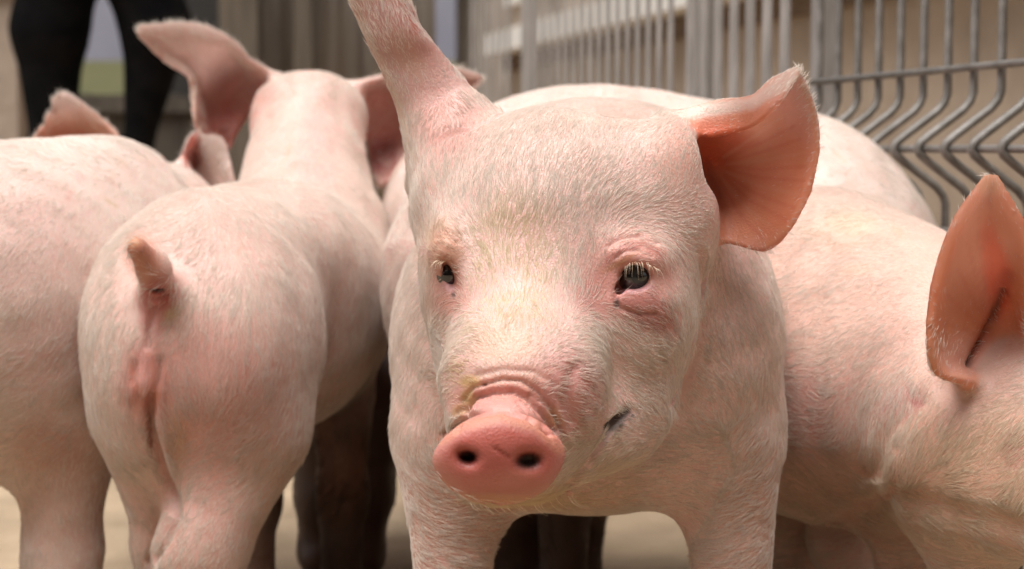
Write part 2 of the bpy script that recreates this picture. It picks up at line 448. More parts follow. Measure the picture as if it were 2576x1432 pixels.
    tint = np.tile(np.array(htint), (hairs, 1))*(1+rg.normal(0, .07, hairs))[:, None]
    if furpaints: 
        sv = (w2, w3)
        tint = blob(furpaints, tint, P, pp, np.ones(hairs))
    tint = tint*np.array([.83, .85, .85])
    rad = hrad*rg.uniform(.7, 1.3, hairs)
    if extra and 'strands' in extra:
        ex = np.array([[pt(*c) for c in st] for st in extra['strands']])
        pts = np.concatenate([pts, ex]); tint = np.concatenate([tint, np.tile(np.array((.88,.78,.62)), (len(ex), 1))]); rad = np.concatenate([rad, np.full(len(ex), .00011)])
    hn = len(pts)
    hc = bpy.data.hair_curves.new('fur'); hc.add_curves([K]*hn)
    wp = to_world(pts.reshape(-1, 3)) - np.array(loc)
    hc.attributes['position'].data.foreach_set('vector', wp.astype(np.float32).ravel())
    ra = hc.attributes.get('radius') or hc.attributes.new('radius', 'FLOAT', 'POINT')
    ra.data.foreach_set('value', (rad[:, None]*np.array([1, .9, .65, .15])[None]).astype(np.float32).ravel())
    ta = hc.attributes.new('tint', 'FLOAT_COLOR', 'CURVE')
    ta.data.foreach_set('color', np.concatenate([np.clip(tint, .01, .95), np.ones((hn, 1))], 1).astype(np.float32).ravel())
    hc.materials.append(FUR)
    ho = bpy.data.objects.new('fur', hc); col.objects.link(ho); ho.parent = root
    for (c, r, look) in eyes: make_eye(root, c, r, look, loc)
    return root

EYE = mat('eye_dark', (.012,.010,.010), rough=.06); EYE.node_tree.nodes['Principled BSDF'].inputs['Coat Weight'].default_value = 1
IRIS = mat('iris_grey', (.028,.030,.031), rough=.12)
def uv_sphere(c, r, look, n=28, m=20, a0=0, a1=math.pi, sc=1.0):
    z = Vector(look).normalized(); x = z.cross(Vector((0,0,1))).normalized(); y = z.cross(x)
    V = []; 
    for i in range(m+1):
        a = a0+(a1-a0)*i/m
        for j in range(n):
            b = 2*math.pi*j/n
            V.append(np.array(Vector(c) + r*sc*(z*math.cos(a) + x*math.sin(a)*math.cos(b) + y*math.sin(a)*math.sin(b))))
    Q = [(i*n+j, i*n+(j+1)%n, (i+1)*n+(j+1)%n, (i+1)*n+j) for i in range(m) for j in range(n)]
    return np.array(V), Q
def make_eye(root, c, r, look, loc):
    cw = to_world(np.array(c)); lw = dir_world(np.array(look)); 
    V, Q = uv_sphere(cw, r, lw); e = link_mesh('eyeball', V, Q, EYE, root, loc=loc)
    if r < .009: return e
    V, Q = uv_sphere(cw, r, lw, m=5, a0=.33, a1=.62, sc=1.012)
    i_ = link_mesh('iris', V, Q, IRIS, e, loc=loc); return e

def leg(px, py, Z, r, foot=None, knee=.45, k=.03, r2=None):
    """leg from (px,py) down to the ground: upper, shank, hoof"""
    fx, fz = foot or (px, Z); g = gpy(fz); r2 = r2 or r*.62
    ky = py + (g-py)*knee; kx = px+(fx-px)*knee+0; kz = Z+(fz-Z)*knee
    return [Cone((px, py, Z, r), (kx, ky, kz, r*.72), k), Cone((kx, ky, kz, r*.72), (fx, py+(g-py)*.84, fz, r2), .02),
            Cone((fx, py+(g-py)*.84, fz, r2*.95), (fx, g-r2*.62, fz-.012, r2*.85), .012)]

RED = (.55, .17, .11); ROSE = (.62, .26, .22); DIRT_SHADE = (.03, .026, .02); OCH = (.62, .42, .18); BROWN = (.30, .13, .07)  # the near-black serves real dirt and the painted shade inside the nostrils
ALL = {}
def pig_main():
    P = [
     # trunk
     Ell(1478, 800, 1.25, 450, 460, .15, k=.04), Ell(1490, 725, 1.42, 530, 475, .17, k=.05), Ell(1500, 720, 1.62, 540, 455, .14, k=.05),
     Ell(1190, 900, 1.165, 195, 330, .085, k=.05), Ell(1770, 870, 1.15, 188, 300, .085, k=.05), Ell(1610, 640, 1.13, 200, 190, .07, k=.05), Ell(1490, 1050, 1.15, 330, 235, .08, k=.04),
     # fore legs
     *leg(1135, 1130, 1.14, 125, (1150, 1.14), k=.04), *leg(1835, 1130, 1.14, 125, (1845, 1.14), k=.04),
     # hind legs
     *leg(1290, 1000, 1.66, 120, (1300, 1.68)), *leg(1460, 1000, 1.68, 110, (1440, 1.70)),
     # head
     Grp([Ell(1392, 508, 1.055, 304, 230, .092, k=.03), Ell(1358, 620, 1.03, 272, 255, .085, rot=(-25,0,0), k=.03),
     Ell(1572, 800, 1.04, 182, 285, .083, rot=(0,0,-13), k=.03), Ell(1225, 780, 1.045, 146, 280, .083, k=.03),
     Ell(1108, 430, 1.055, 52, 120, .04, k=.03), Ell(1685, 560, 1.045, 108, 120, .05, rot=(0,0,15), k=.03), Cone((1345, 780, 1.0, 185), (1316, 960, .945, 196), .022),
     Cone((1312, 990, .945, 188), (1290, 1070, .94, 150), .018),
     Cone((1290, 1060, .935, 108), (1264, 1115, .885, 98), .009),
     Cone((1540, 1040, 1.0, 140), (1330, 1160, .945, 98), .022)], .026),
    ]
    # brow bulges and lids
    zr = surf_z(P, 1597, 695, .85, 1.2); zl = surf_z(P, 1140, 690, .85, 1.2)
    print('eye z', zr, zl, 'snout', surf_z(P, 1268, 1095, .8, 1.1), 'fore', surf_z(P, 1350, 500, .8, 1.2), surf_z(P, 1350, 700, .8, 1.2), surf_z(P,1350,850,.8,1.2))
    P += [Ell(1592, 648, zr+.010, 72, 34, .018, rot=(0,0,-10), k=.014), Ell(1606, 752, zr+.011, 66, 26, .015, rot=(0,0,-14), k=.014),
          Ell(1128, 632, zl+.012, 40, 55, .02, k=.015)]
    er = .0105
    ec_r = pt(1597, 695, zr+.0085); ec_l = pt(1132, 690, zl+.0095)
    # snout disc
    P += [Ell(1256, 1152, .866, 168, 98, .0110, rot=(-14, -6, 3), k=.004), Ell(1258, 1112, .864, 100, 68, .010, rot=(-14, -6, 4), k=.012), Ell(1255, 1200, .872, 112, 66, .011, rot=(-14,-6,0), k=.012)]
    # front wall of the right ear funnel
    P += [Ell(1684, 400, 1.012, 54, 85, .020, rot=(0,0,-12), k=.045)]
    sheets = [
     Sheet([[(1690,350,1.012),(1672,300,1.025),(1715,360,1.065),(1745,480,1.07),(1765,590,1.055)],
            [(1745,340,1.012),(1735,285,1.022),(1770,365,1.060),(1800,480,1.065),(1800,592,1.046)],
            [(1815,330,1.010),(1810,262,1.020),(1850,355,1.050),(1870,480,1.053),(1865,608,1.038)],
            [(1895,308,1.012),(1893,250,1.020),(1925,340,1.040),(1938,470,1.042),(1930,617,1.030)],
            [(1950,258,1.01),(1945,208,1.022),(1990,310,1.038),(2008,430,1.036),(1985,566,1.022)],
            [(2003,186,1.018),(2003,182,1.024),(2042,275,1.03),(2054,372,1.028),(2032,478,1.024)]], th=.0022, k=.010),
     Sheet([[(1080,560,1.11),(1115,520,1.075),(1155,480,1.065),(1210,430,1.07),(1240,370,1.10)],
            [(1058,420,1.058),(1090,390,1.036),(1140,350,1.026),(1190,305,1.032),(1215,270,1.05)],
            [(1018,295,1.046),(1055,285,1.038),(1104,260,1.034),(1146,222,1.036),(1170,218,1.045)],
            [(975,185,1.042),(1008,175,1.038),(1055,158,1.036),(1096,138,1.037),(1116,148,1.044)],
            [(930,98,1.042),(955,90,1.034),(998,80,1.031),(1040,78,1.033),(1062,84,1.044)],
            [(893,5,1.040),(918,0,1.034),(955,-8,1.032),(1000,0,1.036),(1036,48,1.046)],
            [(870,-85,1.038),(890,-90,1.034),(925,-96,1.034),(960,-80,1.038),(990,-40,1.048)],
            [(862,-150,1.036),(868,-152,1.034),(876,-154,1.034),(885,-148,1.036),(892,-140,1.040)]], th=.0019, k=.020),
     Sheet([[(1044,86,1.050),(1040,60,1.052),(1030,30,1.050)],[(1030,40,1.060),(1028,10,1.064),(1010,-20,1.060)],[(1000,-30,1.062),(1005,-50,1.066),(985,-70,1.062)]], th=.0018, k=.006, n=(24,24)),
    ]
    zn = surf_z(P, 1255, 1150, .8, 1.0)
    post = [
     Ell(1762, 415, 1.03, 22, 75, .03, rot=(0,0,12), k=.008, op=-1),
     # eye openings, then the eyeballs fill them
     Ell(1597, 697, zr-.002, 36, 31, .012, rot=(0,0,10), k=.004, op=-1), Ell(1128, 690, zl-.004, 12, 36, .012, rot=(0,0,20), k=.004, op=-1),
     Ell(1558, 728, zr+.001, 14, 20, .006, rot=(0,0,-25), k=.004, op=-1),
     # nostrils
     Ell(1174, 1150, zn+.002, 24, 16, .0105, rot=(0,0,-18), k=.006, op=-1), Ell(1332, 1160, zn+.002, 30, 18, .0105, rot=(0,0,-6), k=.006, op=-1),
    ]
    # grooves
    G = [([(1112,1092),(1150,1062),(1190,1042),(1262,1031),(1330,1050),(1385,1092)], 6, .0030),
         ([(1165,1035),(1190,1000),(1235,985),(1290,983),(1330,1000),(1370,1040),(1400,1085)], 7, .0042),
         ([(1215,968),(1262,955),(1310,958),(1352,985),(1392,1030),(1410,1075)], 5, .0020),
         ([(1315,1005),(1352,1040),(1382,1090)], 4, .0013), ([(1300,1012),(1335,1050),(1370,1105)], 3.5, .0007),
         ([(1160,1010),(1190,975),(1215,968)], 5, .0018), ([(1150,1040),(1170,1010)], 5, .0015),
         ([(1245,1128),(1265,1140),(1282,1152)], 4, .0010),
         ([(1530,1075),(1560,1050),(1578,1035)], 12, .003), ([(1420,1235),(1475,1180),(1520,1110),(1560,1050)], 8, .0035), ([(1150,1085),(1162,1050),(1178,1022)], 5, .002), ([(1335,990),(1375,1020),(1405,1060),(1420,1100)], 4, .0018), ([(1225,1000),(1290,996),(1330,1015)], 3.5, .0016), ([(1200,945),(1262,930),(1340,935),(1400,970)], 7, .0012), ([(1350,1045),(1378,1075),(1392,1110)], 3.5, .0006), ([(1765,640),(1775,720),(1768,820),(1740,930),(1700,1010)], 12, .003),
         ([(1530,620),(1560,600),(1610,595),(1650,615)], 5, .0016), ([(1548,650),(1570,632),(1610,628),(1640,645)], 4, .0012),
         ([(1098,600),(1120,590),(1150,610)], 5, .0015), ([(1548,745),(1552,768)], 5, .002),
         ([(1560,775),(1600,790),(1650,790)], 5, .0014), ([(1440,930),(1425,1000),(1440,1060)], 16, .002)]
    S_PK = (.66,.33,.27)
    paints = [
     (1300, 1000, 150, 70, 0, (.72,.40,.31), .8), (1440, 1000, 85, 115, 0, (.70,.33,.30), .85), (1250, 1010, 110, 45, 0, (.66,.27,.23), .7),
     (1590, 690, 125, 110, 0, (.64,.32,.27), .85), (1520, 735, 70, 60, 0, (.62,.29,.25), .8), (1635, 785, 85, 45, 30, (.56,.24,.21), .9), ('line', [(1530,655),(1565,625),(1620,612),(1665,640)], 9, (.45,.17,.14), .7),
     (1120, 630, 45, 60, 0, (.58,.30,.20), .8), (1130, 730, 45, 60, 0, (.62,.30,.25), .7), (1110, 770, 30, 30, 0, (.55,.22,.16), .5),
     # snout
     (1255, 1162, 190, 118, 2, (.52,.145,.118), 1.0, 0, .905), (1255, 1025, 110, 22, 3, (.72,.36,.32), .8), ('line', [(1110,1110),(1160,1072),(1262,1050),(1350,1072),(1410,1130)], 14, (.62,.27,.18), .7),  # the paler line paints the light on the disc's upper rim
     (1178, 1152, 30, 19, -18, (.22,.05,.04), .9), (1330, 1162, 34, 20, -6, (.22,.05,.04), .9),
     (1178, 1150, 17, 11, -18, DIRT_SHADE, .9), (1330, 1160, 21, 13, -6, DIRT_SHADE, .9),  # shade inside the shallow nostrils, put into the colour
     (1263, 1140, 26, 4, 35, (.38,.06,.04), .8),
     (1180, 960, 26, 16, 0, OCH, .8), (1172, 1000, 14, 22, 20, OCH, .7), (1150, 1035, 14, 18, 20, OCH, .5), (1400, 1050, 16, 30, -30, OCH, .35),
     (1270, 870, 80, 45, 0, (.78,.50,.34), .5), (1300, 1255, 120, 10, 3, OCH, .5),
     # mouth corner dirt
     ('line', [(1576,1036),(1560,1058),(1546,1074)], 13, DIRT_SHADE, .8), ('line', [(1546,1074),(1525,1100)], 9, (.12,.09,.05), .5), ('line', [(1525,1100),(1490,1145),(1425,1215)], 5, (.42,.2,.14), .55),
     # eyes
     (1597, 697, 42, 37, 0, (.42,.16,.12), .7), (1132, 690, 24, 42, -20, (.42,.14,.10), .7), (1600, 727, 40, 9, -8, (.60,.32,.34), .8), (1128, 722, 18, 12, 30, (.60,.33,.33), .8),
     (1552, 765, 8, 12, 0, DIRT_SHADE, .8), (1140, 742, 6, 6, 0, DIRT_SHADE, .8), (1560, 660, 50, 8, -30, (.45,.20,.07), .5),
     # right ear
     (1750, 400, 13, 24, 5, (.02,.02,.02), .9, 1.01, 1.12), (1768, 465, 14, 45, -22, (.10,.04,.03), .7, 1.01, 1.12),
     ('line', [(1660,290),(1760,278),(1890,262),(1945,225),(2003,182)], 20, (.80,.62,.54), .9), ('line', [(2003,182),(2045,275),(2056,370),(2035,478),(1988,568),(1930,617)], 6, (.74,.46,.25), .8),
     (1700, 380, 70, 90, 0, (.70,.36,.28), .6, 0, 1.02),
     # left ear
     (1125, 330, 75, 80, 0, (.66,.33,.28), .75), (1085, 190, 75, 130, -25, (.72,.40,.36), .7), ('line', [(1040,400),(1012,290),(970,180),(928,98),(893,5)], 8, (.82,.62,.5), .8), (990, 10, 50, 70, 0, (.68,.33,.30), .6), ('line', [(1010,-20),(1030,30),(1042,75)], 14, (.70,.22,.17), .8),
     (1020, 130, 30, 70, -30, (.74,.52,.34), .4),
     # legs and chest
     (1060, 1350, 90, 200, 0, (.70,.36,.29), .55), (1900, 1350, 90, 200, 0, (.70,.38,.30), .5), (1350, 1300, 330, 90, 0, (.62,.30,.20), .55),
     (1380, 300, 250, 40, 0, (.76,.46,.38), .3), (1400, 1500, 260, 300, 0, (.085,.045,.03), .95, 1.5, 2.0),  # hind legs coloured near-black as painted shade
    ]
    furp = [(1400, 1500, 260, 300, 0, (.10,.055,.035), .95, 1.5, 2.0), (1120,320,80,90,0,(.80,.56,.50),.7), (1085,190,60,120,-25,(.82,.60,.54),.5), (1290, 690, 110, 170, 0, (.80,.67,.43), .75), (1260, 860, 120, 60, 0, (.82,.68,.52), .4), (1180, 960, 45, 60, 0, (.76,.55,.26), .7),  # first entry darkens the hind leg hair for the same painted shade
            ('line', [(1576,1036),(1560,1058),(1546,1074)], 11, (.06,.05,.04), .8), ('line', [(1546,1074),(1520,1105)], 9, (.3,.23,.15), .6), ('line', [(1520,1105),(1490,1145),(1425,1215)], 5, (.55,.38,.27), .6), (1570, 900, 100, 100, 0, (.82,.72,.60), .4),
            (1590, 690, 110, 90, 0, (.79,.54,.47), .7), (1635, 790, 70, 35, 30, (.66,.38,.34), .6), (1120, 620, 55, 60, 0, (.72,.48,.33), .75), (1125, 740, 50, 50, 0, (.72,.45,.38), .6), (1430, 980, 90, 100, 0, (.82,.60,.54), .6), (1300, 940, 130, 60, 0, (.84,.66,.56), .5), (1300, 1260, 150, 25, 0, (.8,.62,.36), .8), (1450,1200,140,120,0,(.8,.64,.44),.5)]
    flow = [(1300,800,0,-1),(1230,740,-.25,-1),(1370,740,.2,-1),(1300,600,0,-1),(1200,500,-.2,-1),(1250,350,.02,-1),(1400,350,.1,-1),(1400,500,.2,-1),(1500,450,.55,-1),(1600,500,.8,-.6),
            (1600,560,1,-.3),(1480,600,.3,-1),(1480,700,.15,-1),(1690,560,.9,.2),(1700,420,.2,-1),(1650,330,.5,-1),(1680,700,.8,.6),(1540,830,.9,.5),(1650,870,.85,.6),(1600,960,.9,.5),(1700,960,.6,.8),(1450,900,.8,-.1),
            (1350,900,.5,-.6),(1250,900,-.3,-.9),(1180,900,-.8,-.4),(1150,850,-.8,-.2),(1120,800,-1,.2),(1080,700,-.8,.5),(1160,560,-.5,-.8),(1090,520,-.5,-.8),(1120,900,-.8,.1),(1450,1000,.9,.2),(1500,1080,.8,.4),(1450,1180,.9,-.3),(1600,1130,1,.1),(1380,1240,.8,-.2),
            (1120,330,-.2,-1),(1060,180,-.5,-1),(960,30,-.5,-1),(1150,230,-.5,-.9),(1850,280,.9,-.3),(1900,450,1,.05),(1880,560,.8,.6),(1980,250,.6,-.8),
            (1850,650,.3,1),(1900,800,.5,1),(1800,800,.2,1),(1850,950,.6,.9),(1900,1080,-.6,.8),(1900,1250,-1,.25),(1850,1400,-1,.15),(1750,1150,1,.05),(1650,1240,.9,.2),(1040,900,-.5,.9),(1040,1050,-.5,.9),(1070,1200,1,.25),(1080,1350,1,.15),(1030,800,-.6,.8),
            (1400,265,0,-1),(1250,1320,.7,.3)]
    bald = [(1255,1150,185,118,2,1.0,0,.905),(1310,970,170,90,0,.45),(1250,1010,130,50,0,.85),(1385,1060,35,60,-35,.7),(1597,695,40,38,0,1.0),(1132,690,22,42,-20,1.0),(1592,680,100,85,0,.72),(1125,650,45,85,0,.65),(1530,745,60,50,0,.6),
            (1130,740,30,40,0,.5),(1640,790,60,25,30,.4),(1770,430,60,130,0,.9,1.01,1.2),(1900,430,170,200,0,.8,1.0,1.2)]
    ep = [(1900, 440, 190, 220, 0, (.84,.34,.20), 1.0, .99, 1.12), (1805, 365, 85, 60, 0, (.82,.16,.07), .75, 1.005, 1.12), (1795, 490, 26, 80, -20, (.42,.10,.05), .6, 1.01, 1.12),
          (1900, 395, 60, 25, 0, (.80,.40,.20), .4, 1.0, 1.12), ('line', [(1660,290),(1760,278),(1890,262),(1945,225),(2003,182)], 16, (.80,.62,.54), .9)]
    for q in range(11):
        a_ = math.radians(-38+9.5*q); ep.append(('line', [(1790+40*math.cos(a_), 420+40*math.sin(a_)), (1790+130*math.cos(a_+.05), 420+130*math.sin(a_+.05)), (1790+235*math.cos(a_), 420+215*math.sin(a_))], 4.5, (.72,.20,.12) if q % 3 else (.86,.44,.28), .38))
    # eyelashes
    st = []
    r_ = random.Random(5)
    for i in range(22):
        u = i/21; x = 1572 + u*80 + r_.uniform(-4, 4); y = 667 - 16*math.sin(u*2.9) + u*14 + r_.uniform(-2, 2)
        l = r_.uniform(.35, 1.2); ex = x + (-6 + 30*u + r_.uniform(-6, 6))*l; ey = y + (36+10*u)*l; z = zr-.004
        st.append([(x, y, z), (x+(ex-x)*.4, y+3, z-.006), (x+(ex-x)*.75, y+(ey-y)*.4, z-.008), (ex, ey, z-.007)])
    for i in range(12):
        u = i/11; x = 1100+u*26+r_.uniform(-2,2); y = 655 + r_.uniform(-3,3)
        st.append([(x,y,zl-.002),(x-8,y+4,zl-.005),(x-14,y+10,zl-.006),(x-20+u*10,y+20+8*u,zl-.006)])
    for i in range(26):  # whiskers under the chin
        u = r_.random(); x = 1180+u*260; y = 1262+r_.uniform(-4,8)-max(0,x-1360)*.25; z = .93+.02*u
        st.append([(x,y,z),(x+8,y+14,z-.002),(x+22,y+24,z-.002),(x+40*r_.random()+10,y+34*r_.uniform(.6,1.1),z)])
    bb = [( -.11, .19), (-.135, .16), (.84, 1.10)]
    build_pig('piglet', 'pale piglet facing the camera, one ear up and one spread, in front of all', P, sheets, post, fine=.00125, coarse=.006, fbox=bb,
              grooves=G, paints=paints, furpaints=furp, earpaints=ep, flow=flow, hairs=270000, hlen=.0092, hrad=.00014, bald=bald, seed=21, lift_=1.3, front=1.1,
              eyes=[(ec_r, er, (.35,.05,-1)), (ec_l, .0080, (-.75,.0,-.75))],
              extra={'strands': st, 'len': [(1555,1062,50,.45),(1260,1000,130,.35),(1597,690,90,.5),(1130,680,60,.5),(1300,850,110,.7),(1100,150,200,.55),(1900,400,240,.15)]})

def pig_rear():
    P = [
         Ell(722, 780, 1.50, 250, 300, .13, k=.05), Ell(788, 745, 1.62, 206, 270, .12, k=.05), Ell(620, 640, 1.42, 240, 170, .12, k=.05),
         Cone((765, 560, 1.66, 182), (775, 345, 1.76, 138), .05), Ell(782, 280, 1.80, 128, 84, .07, k=.04), Cone((775, 320, 1.82, 90), (790, 420, 1.95, 55), .04),
     Grp([Ell(520, 800, 1.33, 274, 325, .11, k=.04), Ell(412, 930, 1.30, 166, 285, .08, rot=(0,0,6), k=.045), Ell(622, 905, 1.30, 152, 258, .085, k=.045),
     Cone((378, 1060, 1.30, 122), (398, 1370, 1.33, 54), .03), Cone((398, 1370, 1.33, 54), (420, 1600, 1.35, 50), .02), Cone((420, 1600, 1.35, 48), (420, gpy(1.34)-30, 1.33, 42), .02),
         Cone((625, 1090, 1.29, 145), (505, 1390, 1.27, 104), .03), Cone((505, 1390, 1.27, 104), (470, 1620, 1.30, 58), .02), Cone((470, 1620, 1.30, 55), (490, gpy(1.29)-30, 1.28, 46), .02)], .022),
         *leg(640, 1000, 1.62, 80, (640, 1.62)), *leg(860, 1000, 1.64, 80, (860, 1.64)),
         # tail
         Cone((402, 740, 1.22, 50), (388, 680, 1.192, 38), .018), Cone((388, 680, 1.192, 36), (345, 622, 1.172, 26), .010)]
    zv = surf_z(P, 362, 960, 1.0, 1.5)
    P += [Cone((372, 830, zv+.010, 20), (362, 965, zv+.004, 26), .016)]
    sheets = [
     Sheet([[(560,410,1.80),(575,350,1.83),(610,290,1.84),(650,235,1.83),(690,200,1.80)],
            [(515,380,1.78),(530,310,1.84),(570,240,1.85),(620,190,1.83),(660,175,1.78)],
            [(490,280,1.77),(505,240,1.83),(540,190,1.83),(590,150,1.80),(625,150,1.765)],
            [(478,195,1.78),(475,170,1.80),(505,130,1.79),(545,100,1.77),(580,105,1.76)],
            [(410,145,1.79),(410,120,1.79),(430,100,1.78),(455,75,1.77),(480,65,1.77)],
            [(352,84,1.79),(350,80,1.79),(352,76,1.785),(356,72,1.785),(362,70,1.785)]], th=.0032, k=.02, n=(60,50)),
     Sheet([[(880,230,1.80),(905,240,1.84),(930,320,1.86),(945,400,1.85),(965,460,1.80)],
            [(930,205,1.79),(960,220,1.85),(985,300,1.87),(1000,370,1.86),(1010,430,1.80)],
            [(1020,185,1.80),(1040,200,1.85),(1060,260,1.87),(1080,330,1.85),(1070,380,1.80)],
            [(1120,172,1.80),(1130,180,1.83),(1140,210,1.84),(1150,250,1.83),(1150,280,1.80)],
            [(1205,192,1.80),(1206,196,1.81),(1207,200,1.81),(1206,204,1.81),(1204,208,1.80)]], th=.0032, k=.02, n=(60,50)),
    ]
    post = [Ell(398, 722, 1.205, 22, 12, .012, k=.006, op=-1), Ell(560, 350, 1.80, 20, 40, .02, k=.01, op=-1)]
    G = [([(338,915),(332,960),(350,1005),(372,1020)], 9, .003), ([(402,905),(398,955),(384,1000)], 8, .0025), ([(378,1005),(375,1060),(385,1110),(405,1180),(435,1250),(440,1300),(410,1360),(380,1410)], 12, .009),
         ([(385,780),(375,830),(372,870)], 9, .003), ([(372,745),(395,750),(420,742)], 4, .0025), ([(372,768),(395,775),(415,768)], 4, .002)]
    paints = [(395, 745, 46, 50, 0, (.46,.12,.11), .95), (385, 800, 30, 65, 0, (.62,.25,.25), .75), (362, 960, 60, 90, 0, (.56,.19,.14), .85), (360,930,18,60,0,(.70,.38,.36),.7),
              (520, 990, 190, 190, 0, (.70,.34,.29), .8), (720,900,70,250,0,(.74,.44,.40),.4), (560, 620, 160, 110, 0, (.74,.42,.37), .5), (355, 640, 45, 70, -25, (.60,.26,.18), .9), (335,610,20,16,0,(.55,.30,.15),.6),
              (432, 790, 22, 14, -30, OCH, .5), (440,1110,30,80,0,(.62,.38,.2),.5), (480, 1320, 130, 160, 0, (.68,.34,.27), .5), (372,1090,7,60,-5,(.2,.07,.04),.8),
              (800, 420, 50, 160, 0, (.68,.36,.33), .5), (660, 230, 30, 30, 0, (.66,.28,.24), .6), (850, 1280, 190, 330, 0, (.085,.045,.03), .95, 1.48, 2), (850, 1150, 120, 140, 30, (.30,.16,.11), .7, 1.4, 2),  # forelegs and lower belly darkened: painted shade between the animals
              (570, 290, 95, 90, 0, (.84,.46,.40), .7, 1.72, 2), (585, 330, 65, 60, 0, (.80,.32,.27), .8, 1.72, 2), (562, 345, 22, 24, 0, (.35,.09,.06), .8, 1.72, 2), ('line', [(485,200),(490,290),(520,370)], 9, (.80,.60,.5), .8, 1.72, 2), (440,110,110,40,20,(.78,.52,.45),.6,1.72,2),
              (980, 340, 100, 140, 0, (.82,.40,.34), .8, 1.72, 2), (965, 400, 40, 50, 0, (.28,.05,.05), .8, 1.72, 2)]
    flow = [(560,520,.1,1),(480,600,-.6,1),(650,600,.3,1),(400,800,-.5,1),(560,800,-.1,1),(700,800,.05,1),(480,950,.3,1),(600,1000,-.5,1),(700,1000,-.4,1),(300,900,0,1),(260,1100,.1,1),(350,1200,.3,1),(560,1150,-.8,.6),(640,1200,-.7,.7),(500,1350,-.5,.8),
            (880,650,-.1,1),(900,850,-.1,1),(750,400,0,1),(700,520,-.3,1),(850,500,.1,1),(520,200,-.3,-1),(950,300,.3,-1),(300,650,-.6,1),(390,640,-.5,-1)]
    bald = [(380, 700, 75, 110, 0, .85, 0, 1.27), (365, 950, 40, 90, 0, .8), (560, 300, 120, 150, 0, .6, 1.72, 2)]
    build_pig('piglet', 'piglet seen from behind with a short upright tail stump, left of the facing piglet', P, sheets, post, fine=.0023, coarse=.006,
              fbox=[(-.27,.02),(-.2,.23),(1.16,1.9)], grooves=G, paints=paints, furpaints=[(850,1280,190,330,0,(.10,.055,.035),.95,1.48,2),(520,990,180,180,0,(.83,.60,.54),.6),(365,950,60,110,0,(.7,.4,.34),.6)], flow=flow, hairs=140000, hlen=.0095, hrad=.00014, bald=bald, seed=33, skin=(.77,.55,.49), htint=(.87,.77,.69))  # foreleg hair carries the painted shade too

def pig_far_left():
    P = [Ell(-130, 780, 1.36, 320, 400, .14, k=.05), Ell(100, 770, 1.42, 330, 385, .15, k=.06), Ell(290, 730, 1.52, 235, 375, .15, k=.07), Ell(60, 980, 1.42, 300, 160, .13, k=.05),
         Ell(400, 620, 1.68, 160, 190, .1, k=.06), Cone((400, 560, 1.72, 120), (330, 470, 1.85, 90), .05), Cone((320, 480, 1.86, 95), (330, 600, 2.0, 50), .04),
         *leg(165, 1090, 1.36, 122, (145, 1.37), k=.035), *leg(-330, 1100, 1.33, 130, (-330, 1.33), k=.05), *leg(190, 1000, 1.62, 80, (180, 1.63)), *leg(-300, 1100, 1.6, 100, (-300, 1.6))]
    sheets = [Sheet([[(60,470,1.80),(110,440,1.83),(190,430,1.85),(270,430,1.83),(330,440,1.80)],
                     [(85,360,1.80),(120,345,1.83),(185,340,1.85),(250,350,1.83),(295,350,1.80)],
                     [(118,305,1.80),(140,295,1.82),(180,290,1.83),(220,295,1.82),(250,300,1.80)],
                     [(138,250,1.80),(148,246,1.81),(165,242,1.81),(185,250,1.81),(200,260,1.80)],
                     [(148,238,1.80),(152,237,1.80),(158,236,1.80),(164,238,1.80),(170,240,1.80)]], th=.003, k=.02, n=(40,40)),
              Sheet([[(470,500,1.74),(490,490,1.78),(530,480,1.78),(560,480,1.76),(590,480,1.72)],
                     [(462,410,1.74),(480,400,1.78),(515,400,1.765),(545,400,1.74),(575,420,1.72)],
                     [(475,360,1.745),(488,350,1.77),(515,365,1.755),(540,362,1.74),(565,370,1.73)],
                     [(495,335,1.75),(502,335,1.76),(520,345,1.755),(545,345,1.745),(558,348,1.74)]], th=.003, k=.02, n=(40,40))]
    paints = [(190, 350, 120, 70, 0, (.86,.42,.28), .9, 1.7, 2.1), (480, 380, 26, 50, 0, (.55,.14,.10), .9, 1.7, 2.1), (535,400,30,60,0,(.78,.60,.52),.8,1.7,2.1),
              (60, 620, 160, 140, 0, (.72,.42,.38), .4), (130, 900, 120, 120, 0, (.70,.38,.34), .5), (120,1120,90,60,0,(.66,.32,.26),.5), (160,1250,100,160,0,(.55,.3,.22),.5)]
    flow = [(100,500,-.6,1),(300,500,-.5,.7),(100,800,-.9,.7),(250,800,-.7,.8),(0,1000,-1,.1),(150,1050,-.8,.4),(150,1250,.1,1),(200,330,0,-1)]
    build_pig('piglet', 'piglet cut off by the left edge of the photo, its ear tips above its back', P, sheets, (), fine=.0034, coarse=.007, fbox=[(-.45,.02),(-.2,.25),(1.2,1.9)],
              paints=paints, flow=flow, hairs=80000, hlen=.008, hrad=.00014, seed=44, skin=(.80,.64,.58), htint=(.88,.79,.715))

